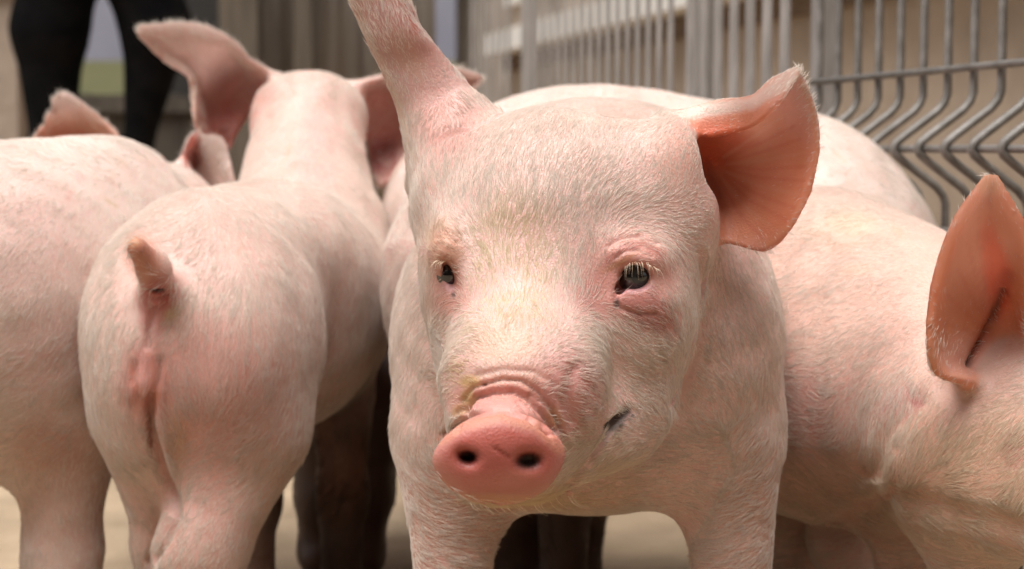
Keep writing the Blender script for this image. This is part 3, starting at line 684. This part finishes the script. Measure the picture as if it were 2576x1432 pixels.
def pig_between():
    P = [Ell(1105, 590, 1.78, 150, 240, .12, k=.05), Ell(1170, 640, 2.0, 170, 260, .16, k=.05), Ell(1110, 800, 1.78, 120, 260, .1, k=.05), Ell(890, 990, 1.88, 150, 150, .11, k=.06),
         Cone((1200, 520, 2.15, 100), (1230, 500, 2.3, 75), .05), Cone((1230, 520, 2.3, 70), (1240, 620, 2.42, 40), .03),
         *leg(818, 1080, 1.81, 88, (805, 1.81), k=.04), *leg(932, 1060, 1.80, 84, (915, 1.80), k=.04), *leg(1050, 900, 2.12, 70, (1065, 2.12)), *leg(1180, 900, 2.12, 70, (1180, 2.12))]
    build_pig('piglet', 'piglet with legs coloured dark for the shade, mostly hidden between the rear-view and the facing piglet', P, [
              Sheet([[(1130,500,2.2),(1150,470,2.22),(1180,460,2.2)],[(1110,450,2.2),(1130,430,2.23),(1160,430,2.2)],[(1105,410,2.2),(1112,405,2.2),(1120,405,2.2)]], th=.003, k=.02, n=(20,20)),
              Sheet([[(1250,500,2.2),(1280,480,2.22),(1300,500,2.2)],[(1270,450,2.2),(1295,440,2.23),(1310,460,2.2)],[(1300,420,2.2),(1306,418,2.2),(1310,425,2.2)]], th=.003, k=.02, n=(20,20))],
              (), fine=.0045, coarse=.008, fbox=[(-.2,.1),(-.3,.2),(1.6,2.4)], hairs=20000, hlen=.009, hrad=.00016, seed=55, skin=(.76,.54,.48), flow=[(1050,600,-.2,1)], paints=[(950,1250,420,490,0,(.085,.045,.03),1.0)], furpaints=[(950,1250,420,490,0,(.10,.055,.035),1.0)])  # legs and belly painted dark brown for the deep shade among the piglets

def pig_behind():
    P = [Ell(1640, 640, 1.66, 620, 395, .14, k=.05), Ell(1430, 570, 1.68, 400, 335, .13, k=.05), Ell(2080, 690, 1.60, 250, 335, .125, k=.05), Ell(1980, 630, 1.62, 240, 320, .12, k=.05), Ell(2180, 820, 1.59, 200, 300, .11, k=.05),
         Cone((1180, 560, 1.72, 200), (1080, 640, 1.78, 150), .06), Cone((1080, 640, 1.78, 140), (1000, 760, 1.8, 70), .04),
         *leg(1420, 950, 1.62, 95, (1418, 1.62)), *leg(1400, 950, 1.78, 95, (1310, 1.80)), *leg(2240, 950, 1.56, 100, (2255, 1.58)), *leg(2130, 1000, 1.74, 95, (2060, 1.74))]
    sheets = [Sheet([[(1120,480,1.68),(1140,450,1.69),(1180,440,1.70)],[(1090,500,1.66),(1110,480,1.67),(1140,470,1.68)],[(1080,560,1.65),(1085,560,1.65),(1090,562,1.65)]], th=.003, k=.02, n=(24,24)),
              Sheet([[(1120,440,1.82),(1140,420,1.83),(1180,420,1.84)],[(1090,440,1.84),(1110,420,1.85),(1140,420,1.86)],[(1080,470,1.86),(1085,468,1.86),(1090,470,1.86)]], th=.003, k=.02, n=(24,24))]
    flow = [(1500,250,-.2,1),(2000,350,.2,1),(2200,600,.8,.9),(2150,420,.7,.6)]
    paints = [(2120, 640, 90, 60, 0, (.76,.50,.40), .4), (1380,1400,260,300,0,(.085,.045,.03),.95), (2260,1500,110,260,0,(.085,.045,.03),.8)]  # both dark entries paint shade onto the legs
    build_pig('piglet', 'piglet standing crosswise behind the facing piglet, arched back before the wire fence', P, sheets, (), fine=.0036, coarse=.008, fbox=[(-.15,.5),(-.1,.25),(1.45,1.8)],
              paints=paints, flow=flow, hairs=70000, hlen=.008, hrad=.00015, seed=66, furpaints=[(1380,1400,260,300,0,(.10,.055,.035),.95), (2260,1500,110,260,0,(.10,.055,.035),.8)], skin=(.79,.64,.58), htint=(.88,.79,.715))  # leg hair darkened to match the painted shade

def pig_right():
    P = [Ell(2060, 860, 1.34, 330, 390, .13, k=.05), Ell(2300, 950, 1.24, 300, 360, .12, k=.06), Ell(2080, 1020, 1.30, 300, 260, .12, k=.05), Ell(1950, 860, 1.46, 280, 380, .13, k=.05),
         Ell(2440, 1080, 1.15, 230, 260, .095, k=.05), Ell(2700, 870, 1.16, 190, 250, .085, k=.045), Cone((2480, 1180, 1.10, 210), (2700, 1290, 1.02, 150), .05), Cone((2660, 1040, 1.07, 170), (2790, 1230, .98, 118), .035),
         Ell(2835, 1310, .945, 100, 72, .012, rot=(10,-20,10), k=.012),
         *leg(2290, 1200, 1.24, 105, (2290, 1.25)), *leg(2440, 1250, 1.12, 105, (2450, 1.12)), *leg(1960, 1080, 1.50, 110, (2030, 1.52)), *leg(2080, 1080, 1.44, 100, (2170, 1.44))]
    zr = surf_z(P, 2700, 900, .8, 1.3)
    sheets = [Sheet([[(2425,955,1.045),(2470,960,1.085),(2530,930,1.09),(2580,860,1.075),(2600,800,1.04)],
                     [(2355,925,1.02),(2400,900,1.055),(2480,850,1.08),(2560,780,1.065),(2600,730,1.02)],
                     [(2343,830,1.01),(2380,790,1.04),(2450,740,1.06),(2530,700,1.05),(2590,650,1.01)],
                     [(2360,690,1.01),(2390,665,1.03),(2450,630,1.04),(2520,610,1.03),(2568,570,1.01)],
                     [(2412,550,1.012),(2430,540,1.02),(2465,520,1.025),(2505,515,1.022),(2535,505,1.012)],
                     [(2478,455,1.015),(2484,450,1.016),(2492,446,1.016),(2500,448,1.016),(2508,455,1.015)]], th=.0032, k=.012),
              Sheet([[(2760,640,1.12),(2800,620,1.13),(2840,650,1.12)],[(2780,540,1.12),(2830,520,1.14),(2870,550,1.12)],[(2860,440,1.12),(2866,438,1.12),(2870,446,1.12)]], th=.0024, k=.012, n=(30,30))]
    post = [Ell(2705, 900, zr-.002, 34, 28, .012, k=.004, op=-1), Ell(2812, 1305, .925, 14, 12, .015, k=.005, op=-1), Ell(2865, 1310, .93, 14, 12, .015, k=.005, op=-1)]
    G = [([(2520,735),(2500,800),(2470,860),(2440,915)], 9, .004), ([(2080,560),(2200,620),(2330,640)], 30, .001), ([(2300,1000),(2230,1090),(2200,1180)], 26, .0025), ([(2360,980),(2290,1060),(2260,1120)], 22, .002), ([(2100,1330),(2250,1250),(2400,1290),(2576,1330)], 34, .003)]
    paints = [
              (2140, 560, 60, 30, 0, (.76,.60,.42), .4), (2150, 680, 40, 14, -15, (.74,.54,.36), .3), (2070, 1050, 160, 120, 0, (.62,.30,.27), .55), (2260, 1020, 60, 40, -40, (.52,.22,.22), .6), (2220, 900, 120, 60, -60, (.68,.36,.30), .4),
              (2300, 1150, 160, 120, 0, (.60,.30,.20), .5), (2520, 1200, 150, 160, 0, (.62,.36,.22), .5), (2100, 1300, 220, 90, 0, (.36,.17,.10), .5), (2300,1010,16,12,0,(.4,.14,.14),.6), (2552, 1130, 30, 50, 0, (.45,.18,.16), .6), (2430,840,8,8,0,(.2,.06,.04),.8)]
    furp = [(2140,580,100,50,0,(.86,.72,.55),.35),(2480,1200,260,200,0,(.74,.58,.38),.6),(2150,1250,260,120,0,(.6,.42,.28),.5)]
    flow = [(2050,560,-.9,-.2),(2200,620,-1,-.1),(2050,700,-1,.1),(2200,760,-1,0),(2050,850,-1,.15),(2200,900,-1,.2),(2050,1000,-1,-.3),(2150,1020,-.8,.8),(2280,1000,-.5,1),(2250,1150,-.7,.7),(2050,1200,-1,-.2),(2400,1080,-.8,.7),(2450,1250,-1,.1),(2300,1300,-1,.1),(2520,1100,-1,.4),
            (2450,700,-.1,-1),(2400,900,-.7,.5),(2400,600,-.1,-1)]
    bald = [(2470,720,150,300,10,.88,.98,1.12)]
    ep = [(2460, 740, 160, 330, 15, (.80,.33,.19), 1.0), (2505, 680, 32, 110, -10, (.84,.15,.07), .9), (2430, 900, 60, 60, 0, (.78,.42,.34), .7), ('line', [(2520,735),(2500,800),(2470,860),(2440,915)], 7, (.07,.03,.025), .85), ('line', [(2530,700),(2500,800),(2455,880)], 20, (.50,.13,.07), .5), (2490, 465, 30, 30, 0, (.80,.50,.32), .7)]  # the darkest line paints the shaded slit inside the ear
    ep += [('line', [(2500-4*q, 860-12*q), (2350+28*q, 800-62*q)], 4, (.70,.22,.13), .35) for q in range(6)]
    build_pig('piglet', 'piglet at the right edge with its head down and one orange pink ear raised', P, sheets, post, fine=.0026, coarse=.007, fbox=[(.12,.34),(-.18,.13),(1.0,1.45)],
              grooves=G, paints=paints, furpaints=furp, flow=flow, hairs=130000, hlen=.0095, hrad=.00013, bald=bald, earpaints=ep, extra={'len': [(2470,650,260,.25)]}, seed=77, skin=(.75,.50,.42),
              eyes=[(pt(2705, 900, zr+.008), .0105, (.5,.1,-.8))])

QUICK = False
pig_main()
pig_rear()
pig_far_left()
pig_between()
pig_behind()
pig_right()

# ------------------------------------------------------------------ the yard
class MB:
    def __init__(s): s.V = []; s.F = []
    def box(s, c, size, rz=0, bevel=0):
        n = len(s.V); ca, sa = math.cos(rz), math.sin(rz)
        for z in (-1, 1):
            for x, y in ((-1,-1),(1,-1),(1,1),(-1,1)):
                X, Y = x*size[0]/2, y*size[1]/2
                s.V.append((c[0]+X*ca-Y*sa, c[1]+X*sa+Y*ca, c[2]+z*size[2]/2))
        s.F += [(n,n+3,n+2,n+1),(n+4,n+5,n+6,n+7),(n,n+1,n+5,n+4),(n+1,n+2,n+6,n+5),(n+2,n+3,n+7,n+6),(n+3,n,n+4,n+7)]
    def tube(s, path, r, n=8):
        path = [Vector(p) for p in path]; base = len(s.V)
        up = None
        for i, p in enumerate(path):
            t = (path[min(i+1, len(path)-1)] - path[max(i-1, 0)]).normalized()
            x = t.orthogonal() if up is None else (up - t*up.dot(t)); x.normalize(); up = x; y = t.cross(x)
            for j in range(n):
                a = 2*math.pi*j/n; s.V.append(tuple(p + x*r*math.cos(a) + y*r*math.sin(a)))
        for i in range(len(path)-1):
            for j in range(n):
                s.F.append((base+i*n+j, base+i*n+(j+1)%n, base+(i+1)*n+(j+1)%n, base+(i+1)*n+j))
        s.F.append(tuple(base+j for j in range(n))[::-1]); s.F.append(tuple(base+(len(path)-1)*n+j for j in range(n)))
    def build(s, name, m, parent=None, smooth=False, loc=None): return link_mesh(name, s.V, s.F, m, parent, smooth, loc)

CONC = mat('concrete_floor', (.22,.16,.10), .85, scale=7, base2=(.35,.26,.17), bump=.004, bscale=40)
g = MB(); g.V = [(-60,-20,0),(60,-20,0),(60,120,0),(-60,120,0)]; g.F = [(0,1,2,3)]
tag(g.build('ground', CONC), kind='structure')

SLAT = mat('zinc_slats', (.27,.25,.235), .6, scale=14, base2=(.42,.39,.37), metal=.2, stretch=(4,4,1))
GALV = mat('galvanised_steel', (.13,.12,.108), .55, scale=60, base2=(.22,.205,.19), metal=.3)
FX = lambda y: .806 - .0 + (-.237)*(y) + 0.0     # world x of the fence line at distance y (vanishing point at px 270)
def fence_x(y): return .806*CO - .237*y
fd = Vector((-.237, 1, 0)).normalized(); fnrm = Vector((-1, -.237, 0)).normalized()   # towards the piglets
def wire_path(y, top=1.5):
    p = Vector((fence_x(y), y, 0)); zs = []
    pts = []
    def vee(zc):
        h, d = .046, .056
        for a, b in ((h+.006,0),(h-.002,.003),(h-.010,.010),(.012,d-.012),(.005,d-.003),(0,d),(-.005,d-.003),(-.012,d-.012),(-h+.010,.010),(-h+.002,.003),(-h-.006,0)):
            pts.append(p + fnrm*b + Vector((0,0,zc+a)))
    pts.append(p + Vector((0,0,top)))
    vee(1.15); vee(.45)
    pts.append(p + Vector((0,0,.04)))
    return pts
def rail_at(y, z, off=0): return Vector((fence_x(y), y, z)) + fnrm*off
def wire_panel(y0, y1, label):
    root = empty('wire_fence_panel', rail_at(y0, 0), label, 'fence', 'welded wire fence panels')
    L = root.location
    n = int((y1-y0)*1.028/.05)
    for i in range(n+1):
        y = y0 + (y1-y0)*i/n
        m = MB(); m.tube([q-L for q in wire_path(y)], .0040); m.build('wire', GALV, root, True)
    for z, off in ((.525,.0055),(.45,.048),(.372,.0055),(.2,.0055),(.06,.0055),(.8,.0055),(1.08,.0055),(1.22,.0055),(1.48,.0055)):
        m = MB(); m.tube([rail_at(y0-.01, z, off)-L, rail_at(y1+.01, z, off)-L], .0036); m.build('rail', GALV, root, True)
    return root
wire_panel(1.00, 1.93, 'galvanised wire mesh fence panel with a V-shaped bend, at the upper right')
def post(y, label):
    root = empty('fence_post', rail_at(y, 0, -.03), label, 'post', 'fence posts')
    m = MB(); m.box((0,0,.8), (.022,.03,1.6), math.atan(.237)); m.build('pole', SLAT, root)
    m = MB(); m.box((0,0,1.606), (.028,.036,.012), math.atan(.237)); m.build('cap', SLAT, root)
post(1.985, 'square steel fence post between the wire mesh and the slatted panel')
def slat_panel(y0, y1, pitch, wdt, label):
    root = empty('slatted_fence_panel', rail_at(y0, 0), label, 'fence', 'slatted fence panels')
    L = root.location; n = int((y1-y0)*1.028/pitch)
    for i in range(n+1):
        y = y0 + (y1-y0)*i/n; c = rail_at(y, .78)-L
        m = MB(); m.box(c, (.0035, wdt, 1.48), math.atan(.237)); m.build('slat', SLAT, root)
    for z in (.50, .12, 1.40):
        a = rail_at((y0+y1)/2, z, -.018)-L
        m = MB(); m.box(a, (.02, (y1-y0)*1.03, .025), math.atan(.237)); m.build('rail', SLAT, root)
slat_panel(2.03, 2.36, .050, .024, 'pale slatted fence panel of wide grey bars, next to the wire mesh')
post(2.39, 'steel fence post between the wide bars and the long narrow-barred panel')
slat_panel(2.44, 3.30, .05, .017, 'slatted fence panel of narrow grey bars, behind the upright ear')
post(3.36, 'steel fence post in the middle of the narrow-barred run')
slat_panel(3.42, 3.76, .05, .017, 'farthest slatted fence panel, next to the bluish gap')

POSTM0 = mat('blocker_door_boards', (.12,.09,.07), .8)
# building behind the fence, parallel to it
PLAS = mat('beige_render', (.32,.25,.19), .9, scale=4, base2=(.44,.355,.28), bump=.004, bscale=30)
WHITE = mat('white_ledge', (.75,.72,.68), .5)
DKW = mat('ledge_shade', (.12,.08,.055), .8, scale=8, base2=(.17,.12,.08))
WD = 2.15
def wall_x(y): return WD*CO - .237*y
ang = math.atan(.237)
def along(root, name, m_, y0, y1, off, z0, z1, th):
    yc = (y0+y1)/2; c = Vector((wall_x(yc), yc, (z0+z1)/2)) + Vector((-.973,-.23,0))*off - root.location
    q = MB(); q.box(c, (th, (y1-y0)*1.028, z1-z0), ang); return q.build(name, m_, root)
bl = empty('farm_building', (wall_x(4), 4, 0), 'long low beige farm building with a white ledge, seen through the fence', 'building')
along(bl, 'wall', PLAS, 1.0, 10.0, 0, 0, 2.6, .2)
along(bl, 'ledge', WHITE, 1.0, 8.7, .17, .915, 1.015, .14)
along(bl, 'shade_strip', DKW, 1.0, 8.7, .115, .84, .912, .03)  # dark strip painted as the shadow under the ledge
along(bl, 'roof', mat('sheet_roof', (.2,.19,.18), .6), .8, 10.2, -.1, 2.604, 2.7, .7)
for yy in (3.2, 5.4, 7.6):
    w_ = along(bl, 'window', mat('dusty_glass', (.08,.09,.1), .2), yy, yy+1.0, .105, 1.2, 2.0, .02)
    q = MB(); yc = yy+.5
    for z in (1.18, 2.02):
        q = MB(); c = Vector((wall_x(yc), yc, z)) + Vector((-.973,-.23,0))*.12 - bl.location; q.box(c, (.05, 1.1, .04), ang)
        q.build('sill' if z < 1.5 else 'lintel', WHITE, w_)

# unseen barn added behind the camera to cut the light from that side
yb = empty('light_block_barn', (0, -3.2, 0), 'unseen dark barn added behind the camera to block light', 'building')
YB = mat('blocker_boards', (.05,.04,.032), .9, scale=4, base2=(.09,.07,.055), stretch=(6,6,.6))
q = MB(); q.box((0,-1.5,2.0), (12, 3, 4.0)); q.build('wall', YB, yb)
q = MB(); q.box((0,-1.3,4.08), (12.6, 3.8, .14)); q.build('roof', YB, yb)  # roof of the added light-blocking barn
q = MB(); q.box((1.5,.03,1.1), (1.1,.05,2.2)); q.build('blocker_door', POSTM0, yb)

# corrugated sheet wall in the middle distance
SHEET = mat('weathered_sheet', (.17,.145,.122), .8, scale=2.5, base2=(.30,.265,.235), stretch=(3,3,.5), bump=.002, bscale=20)
def corrugated(name, label, x0, x1, y, h, m_, pitch=.19, amp=.03, z0=0):
    root = empty(name, (x0, y, 0), label, 'wall')
    n = int((x1-x0)/pitch*8); V = []; Fc = []
    for i in range(n+1):
        x = (x1-x0)*i/n; ph = (x/pitch) % 1; yy = amp*(min(1, max(-1, 2.4*math.sin(2*math.pi*ph))))
        for z in (z0, h):
            V.append((x, yy, z)); V.append((x, yy+.006, z))
    for i in range(n):
        a = i*4; b = a+4
        Fc += [(a,b,b+2,a+2),(a+1,a+3,b+3,b+1),(a+2,b+2,b+3,a+3),(a,a+1,b+1,b)]
    link_mesh('sheet', V, Fc, m_, root)
    q = MB(); q.box(((x1-x0)/2, .0, h+.03), (x1-x0, .12, .06)); q.build('cap_rail', m_, root)
    return root
def wx(px, y): return (px-CX)*y/F
corrugated('sheet_metal_wall', 'tall weathered grey sheet metal wall behind the upright ears', wx(575, 6), wx(1098, 6), 6, 2.4, SHEET)
q = MB(); POSTM = mat('dark_timber', (.075,.058,.042), .9, scale=6, base2=(.12,.095,.07), stretch=(6,6,.6))
pr = empty('timber_post', (wx(612, 5.85), 5.85, 0), 'dark timber post at the near end of the sheet metal wall', 'post')
q = MB(); q.box((0,0,1.25), (.13,.12,2.5)); q.build('pole', POSTM, pr)
pr = empty('timber_post', (wx(770, 5.85), 5.85, 0), 'brown timber post halfway along the sheet metal wall', 'post')
q = MB(); q.box((0,0,1.25), (.06,.10,2.5)); q.build('pole', POSTM, pr)
low = mat('dark_boards', (.045,.036,.027), .9, scale=5, base2=(.075,.06,.045), stretch=(5,5,.5))
lb = empty('board_wall', (wx(60, 6.6), 6.6, 0), 'low dark board wall behind the person in dark trousers', 'wall')
for i in range(9):
    q = MB(); q.box((.10+i*.115+.0, 0, .33+random.uniform(-.01,.01)), (.108,.03,.66)); q.build('board', low, lb)
q = MB(); q.box((.55,-.03,.62), (1.0,.03,.06)); q.build('rail', low, lb)
# deep shade: open barn behind
barn = empty('dark_barn', (wx(330, 9), 9, 0), 'dark open barn front behind the sheet metal wall', 'building')
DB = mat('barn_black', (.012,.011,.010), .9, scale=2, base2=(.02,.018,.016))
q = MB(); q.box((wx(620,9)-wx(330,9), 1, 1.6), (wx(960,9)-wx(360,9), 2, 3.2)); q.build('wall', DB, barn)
q = MB(); q.box((wx(620,9)-wx(330,9), .9, 3.26), (2.0, 2.6, .1)); q.build('roof', SHEET, barn)
# pillar on the far left
PIL = mat('block_pillar', (.26,.20,.155), .9, scale=4, base2=(.36,.29,.235), bump=.004, bscale=25)
bp_ = empty('block_pillar', (wx(-60, 4.9), 4.9, 0), 'pale concrete block pillar at the far upper left edge', 'pillar')
q = MB(); q.box((0,0,.44), (.34,.3,.88)); q.build('shaft', PIL, bp_)
q = MB(); q.box((0,0,.92), (.39,.35,.08)); q.build('coping', PIL, bp_)
# field and far barn
GRASS = mat('pasture', (.040,.040,.006), .9, scale=3, base2=(.065,.058,.010))
q = MB(); q.V = [(-40,14,.01),(40,14,.01),(40,40,2.5),(-40,40,2.5),(40,110,3.0),(-40,110,3.0)]; q.F = [(0,1,2,3),(3,2,4,5)]
tag(q.build('pasture', GRASS), kind='structure')
fb = empty('far_barn', (0, 48, 2.4), 'pale grey barn far away across the pasture', 'building')
FBM = mat('pale_cladding', (.21,.20,.25), .7, scale=.5, base2=(.26,.25,.30))
q = MB(); q.box((-6,3,4), (26,6,9)); q.build('wall', FBM, fb)
q = MB(); q.V = [(-19.3,-.4,8.5),(7.3,-.4,8.5),(7.3,3,11),(-19.3,3,11),(7.3,6.4,8.5),(-19.3,6.4,8.5)]; q.F = [(0,1,2,3),(3,2,4,5),(0,3,5),(1,4,2)]; q.build('roof', SHEET, fb)

# a person in dark trousers behind the piglets
CLOTH = mat('black_cloth', (.004,.004,.0045), 1.0, scale=20, base2=(.008,.0075,.0075)); CLOTH.node_tree.nodes['Principled BSDF'].inputs['Specular IOR Level'].default_value = .05; RUB = mat('boot_rubber', (.01,.01,.01), .4); REFL = mat('grey_tape', (.05,.05,.05), .6)
SKN = mat('person_skin', (.55,.33,.25), .6); COAT = mat('dark_coat', (.01,.012,.018), .9)
ZP = 4.2
def fig(parts, name, m_, parent, loc, fine=.012):
    V, Q = mesh_field(parts, (), (), fine, fine); V = smooth_mesh(V, Q, 4)
    return link_mesh(name, to_world(V), Q, m_, parent, loc=loc)
def wc(x, z, r, y=ZP):   # world point -> pixel tuple for Cone
    Yc = (z-CAMH)*CO + y*S; Zc = y*CO - (z-CAMH)*S
    return (CX + x*F/Zc, CY - Yc*F/Zc, Zc, r*F/Zc)
xl, xr = wx(138, ZP), wx(345, ZP)
loc = ((xl+xr)/2, ZP, 0)
pe = empty('person', loc, 'person in black work trousers standing behind the piglets at the upper left', 'person')
mx_ = (xl+xr)/2
body = fig([Cone(wc(xl-.004,.5,.03), wc(xl,.12,.03)), Cone(wc(xr+.01,.5,.02), wc(xr+.012,.12,.03)), Cone(wc(mx_-.05,.95,.05), wc(xl,.5,.03)), Cone(wc(mx_+.08,.95,.05), wc(xr+.04,.7,.04)), Cone(wc(xr+.04,.7,.03), wc(xr+.008,.5,.02)),
     Cone(wc(mx_,1.0,.12), wc(mx_,1.38,.14), .05), Cone(wc(mx_,1.42,.06), wc(mx_,1.55,.055), .03), Ell(*wc(mx_,1.65,0)[:3], 78, 112, .10, k=.02),
     Cone(wc(mx_-.19,1.40,.05), wc(mx_-.25,1.12,.042)), Cone(wc(mx_-.25,1.12,.042), wc(mx_-.13,1.10,.03,ZP-.2)), Cone(wc(mx_+.19,1.40,.05), wc(mx_+.25,1.12,.042)), Cone(wc(mx_+.25,1.12,.042), wc(mx_+.13,1.10,.03,ZP-.2)),
     *[Cone(wc(mx_+sg*.12,1.10,.022,ZP-.21), wc(mx_+sg*(.05-.004*abs(j-1.5)),1.10+.015*(j-1.5),.009,ZP-.25), .006) for sg in (-1,1) for j in range(4)],
     *[Cone(wc(mx_+sg*.11,1.12,.014,ZP-.21), wc(mx_+sg*.08,1.15,.010,ZP-.23), .006) for sg in (-1,1)],
     Cone(wc(mx_,1.645,.016,ZP-.10), wc(mx_,1.63,.016,ZP-.115), .01)], 'body', SKN, pe, loc, .008)
tr = fig([Cone(wc(xl-.002,.46,.052), wc(xl,.30,.048), .02), Cone(wc(xl-.004,.74,.088), wc(xl-.002,.46,.052), .03), Cone(wc(xr+.005,.46,.030), wc(xr+.012,.30,.048), .02), Cone(wc(xr+.055,.74,.080), wc(xr+.006,.46,.034), .03),
     Cone(wc(mx_-.05,1.0,.11), wc(xl-.002,.74,.088), .04), Cone(wc(mx_+.08,1.0,.11), wc(xr+.055,.74,.080), .04)], 'trousers', CLOTH, pe, loc)
fig([Cone(wc(mx_,.98,.15), wc(mx_,1.40,.16), .05), Cone(wc(mx_-.19,1.41,.062), wc(mx_-.25,1.12,.054), .03), Cone(wc(mx_-.25,1.12,.054), wc(mx_-.15,1.10,.045,ZP-.17)), Cone(wc(mx_+.19,1.41,.062), wc(mx_+.25,1.12,.054), .03), Cone(wc(mx_+.25,1.12,.054), wc(mx_+.15,1.10,.045,ZP-.17))], 'coat', COAT, pe, loc)
fig([Ell(*wc(mx_,1.70,0,ZP+.03)[:3], 88, 100, .10)], 'hair', POSTM, pe, loc)
for x in (xl, xr+.012):
    fig([Cone(wc(x,.33,.056), wc(x,.10,.050), .02), Cone(wc(x,.055,.05), wc(x,.045,.042,ZP-.17), .03)], 'boot', RUB, pe, loc)
q = MB()
for j in range(1):
    n = 20; a = wc(xl-.003,.70,0)
    for z in (.685,.725):
        rr = .052+(z-.46)*.1286+.003
        for i in range(n): q.V.append((xl-.003+rr*math.cos(2*math.pi*i/n)-loc[0], rr*math.sin(2*math.pi*i/n), z))
    q.F += [(i, (i+1)%n, n+(i+1)%n, n+i) for i in range(n)]
q.build('tape', REFL, tr, True)
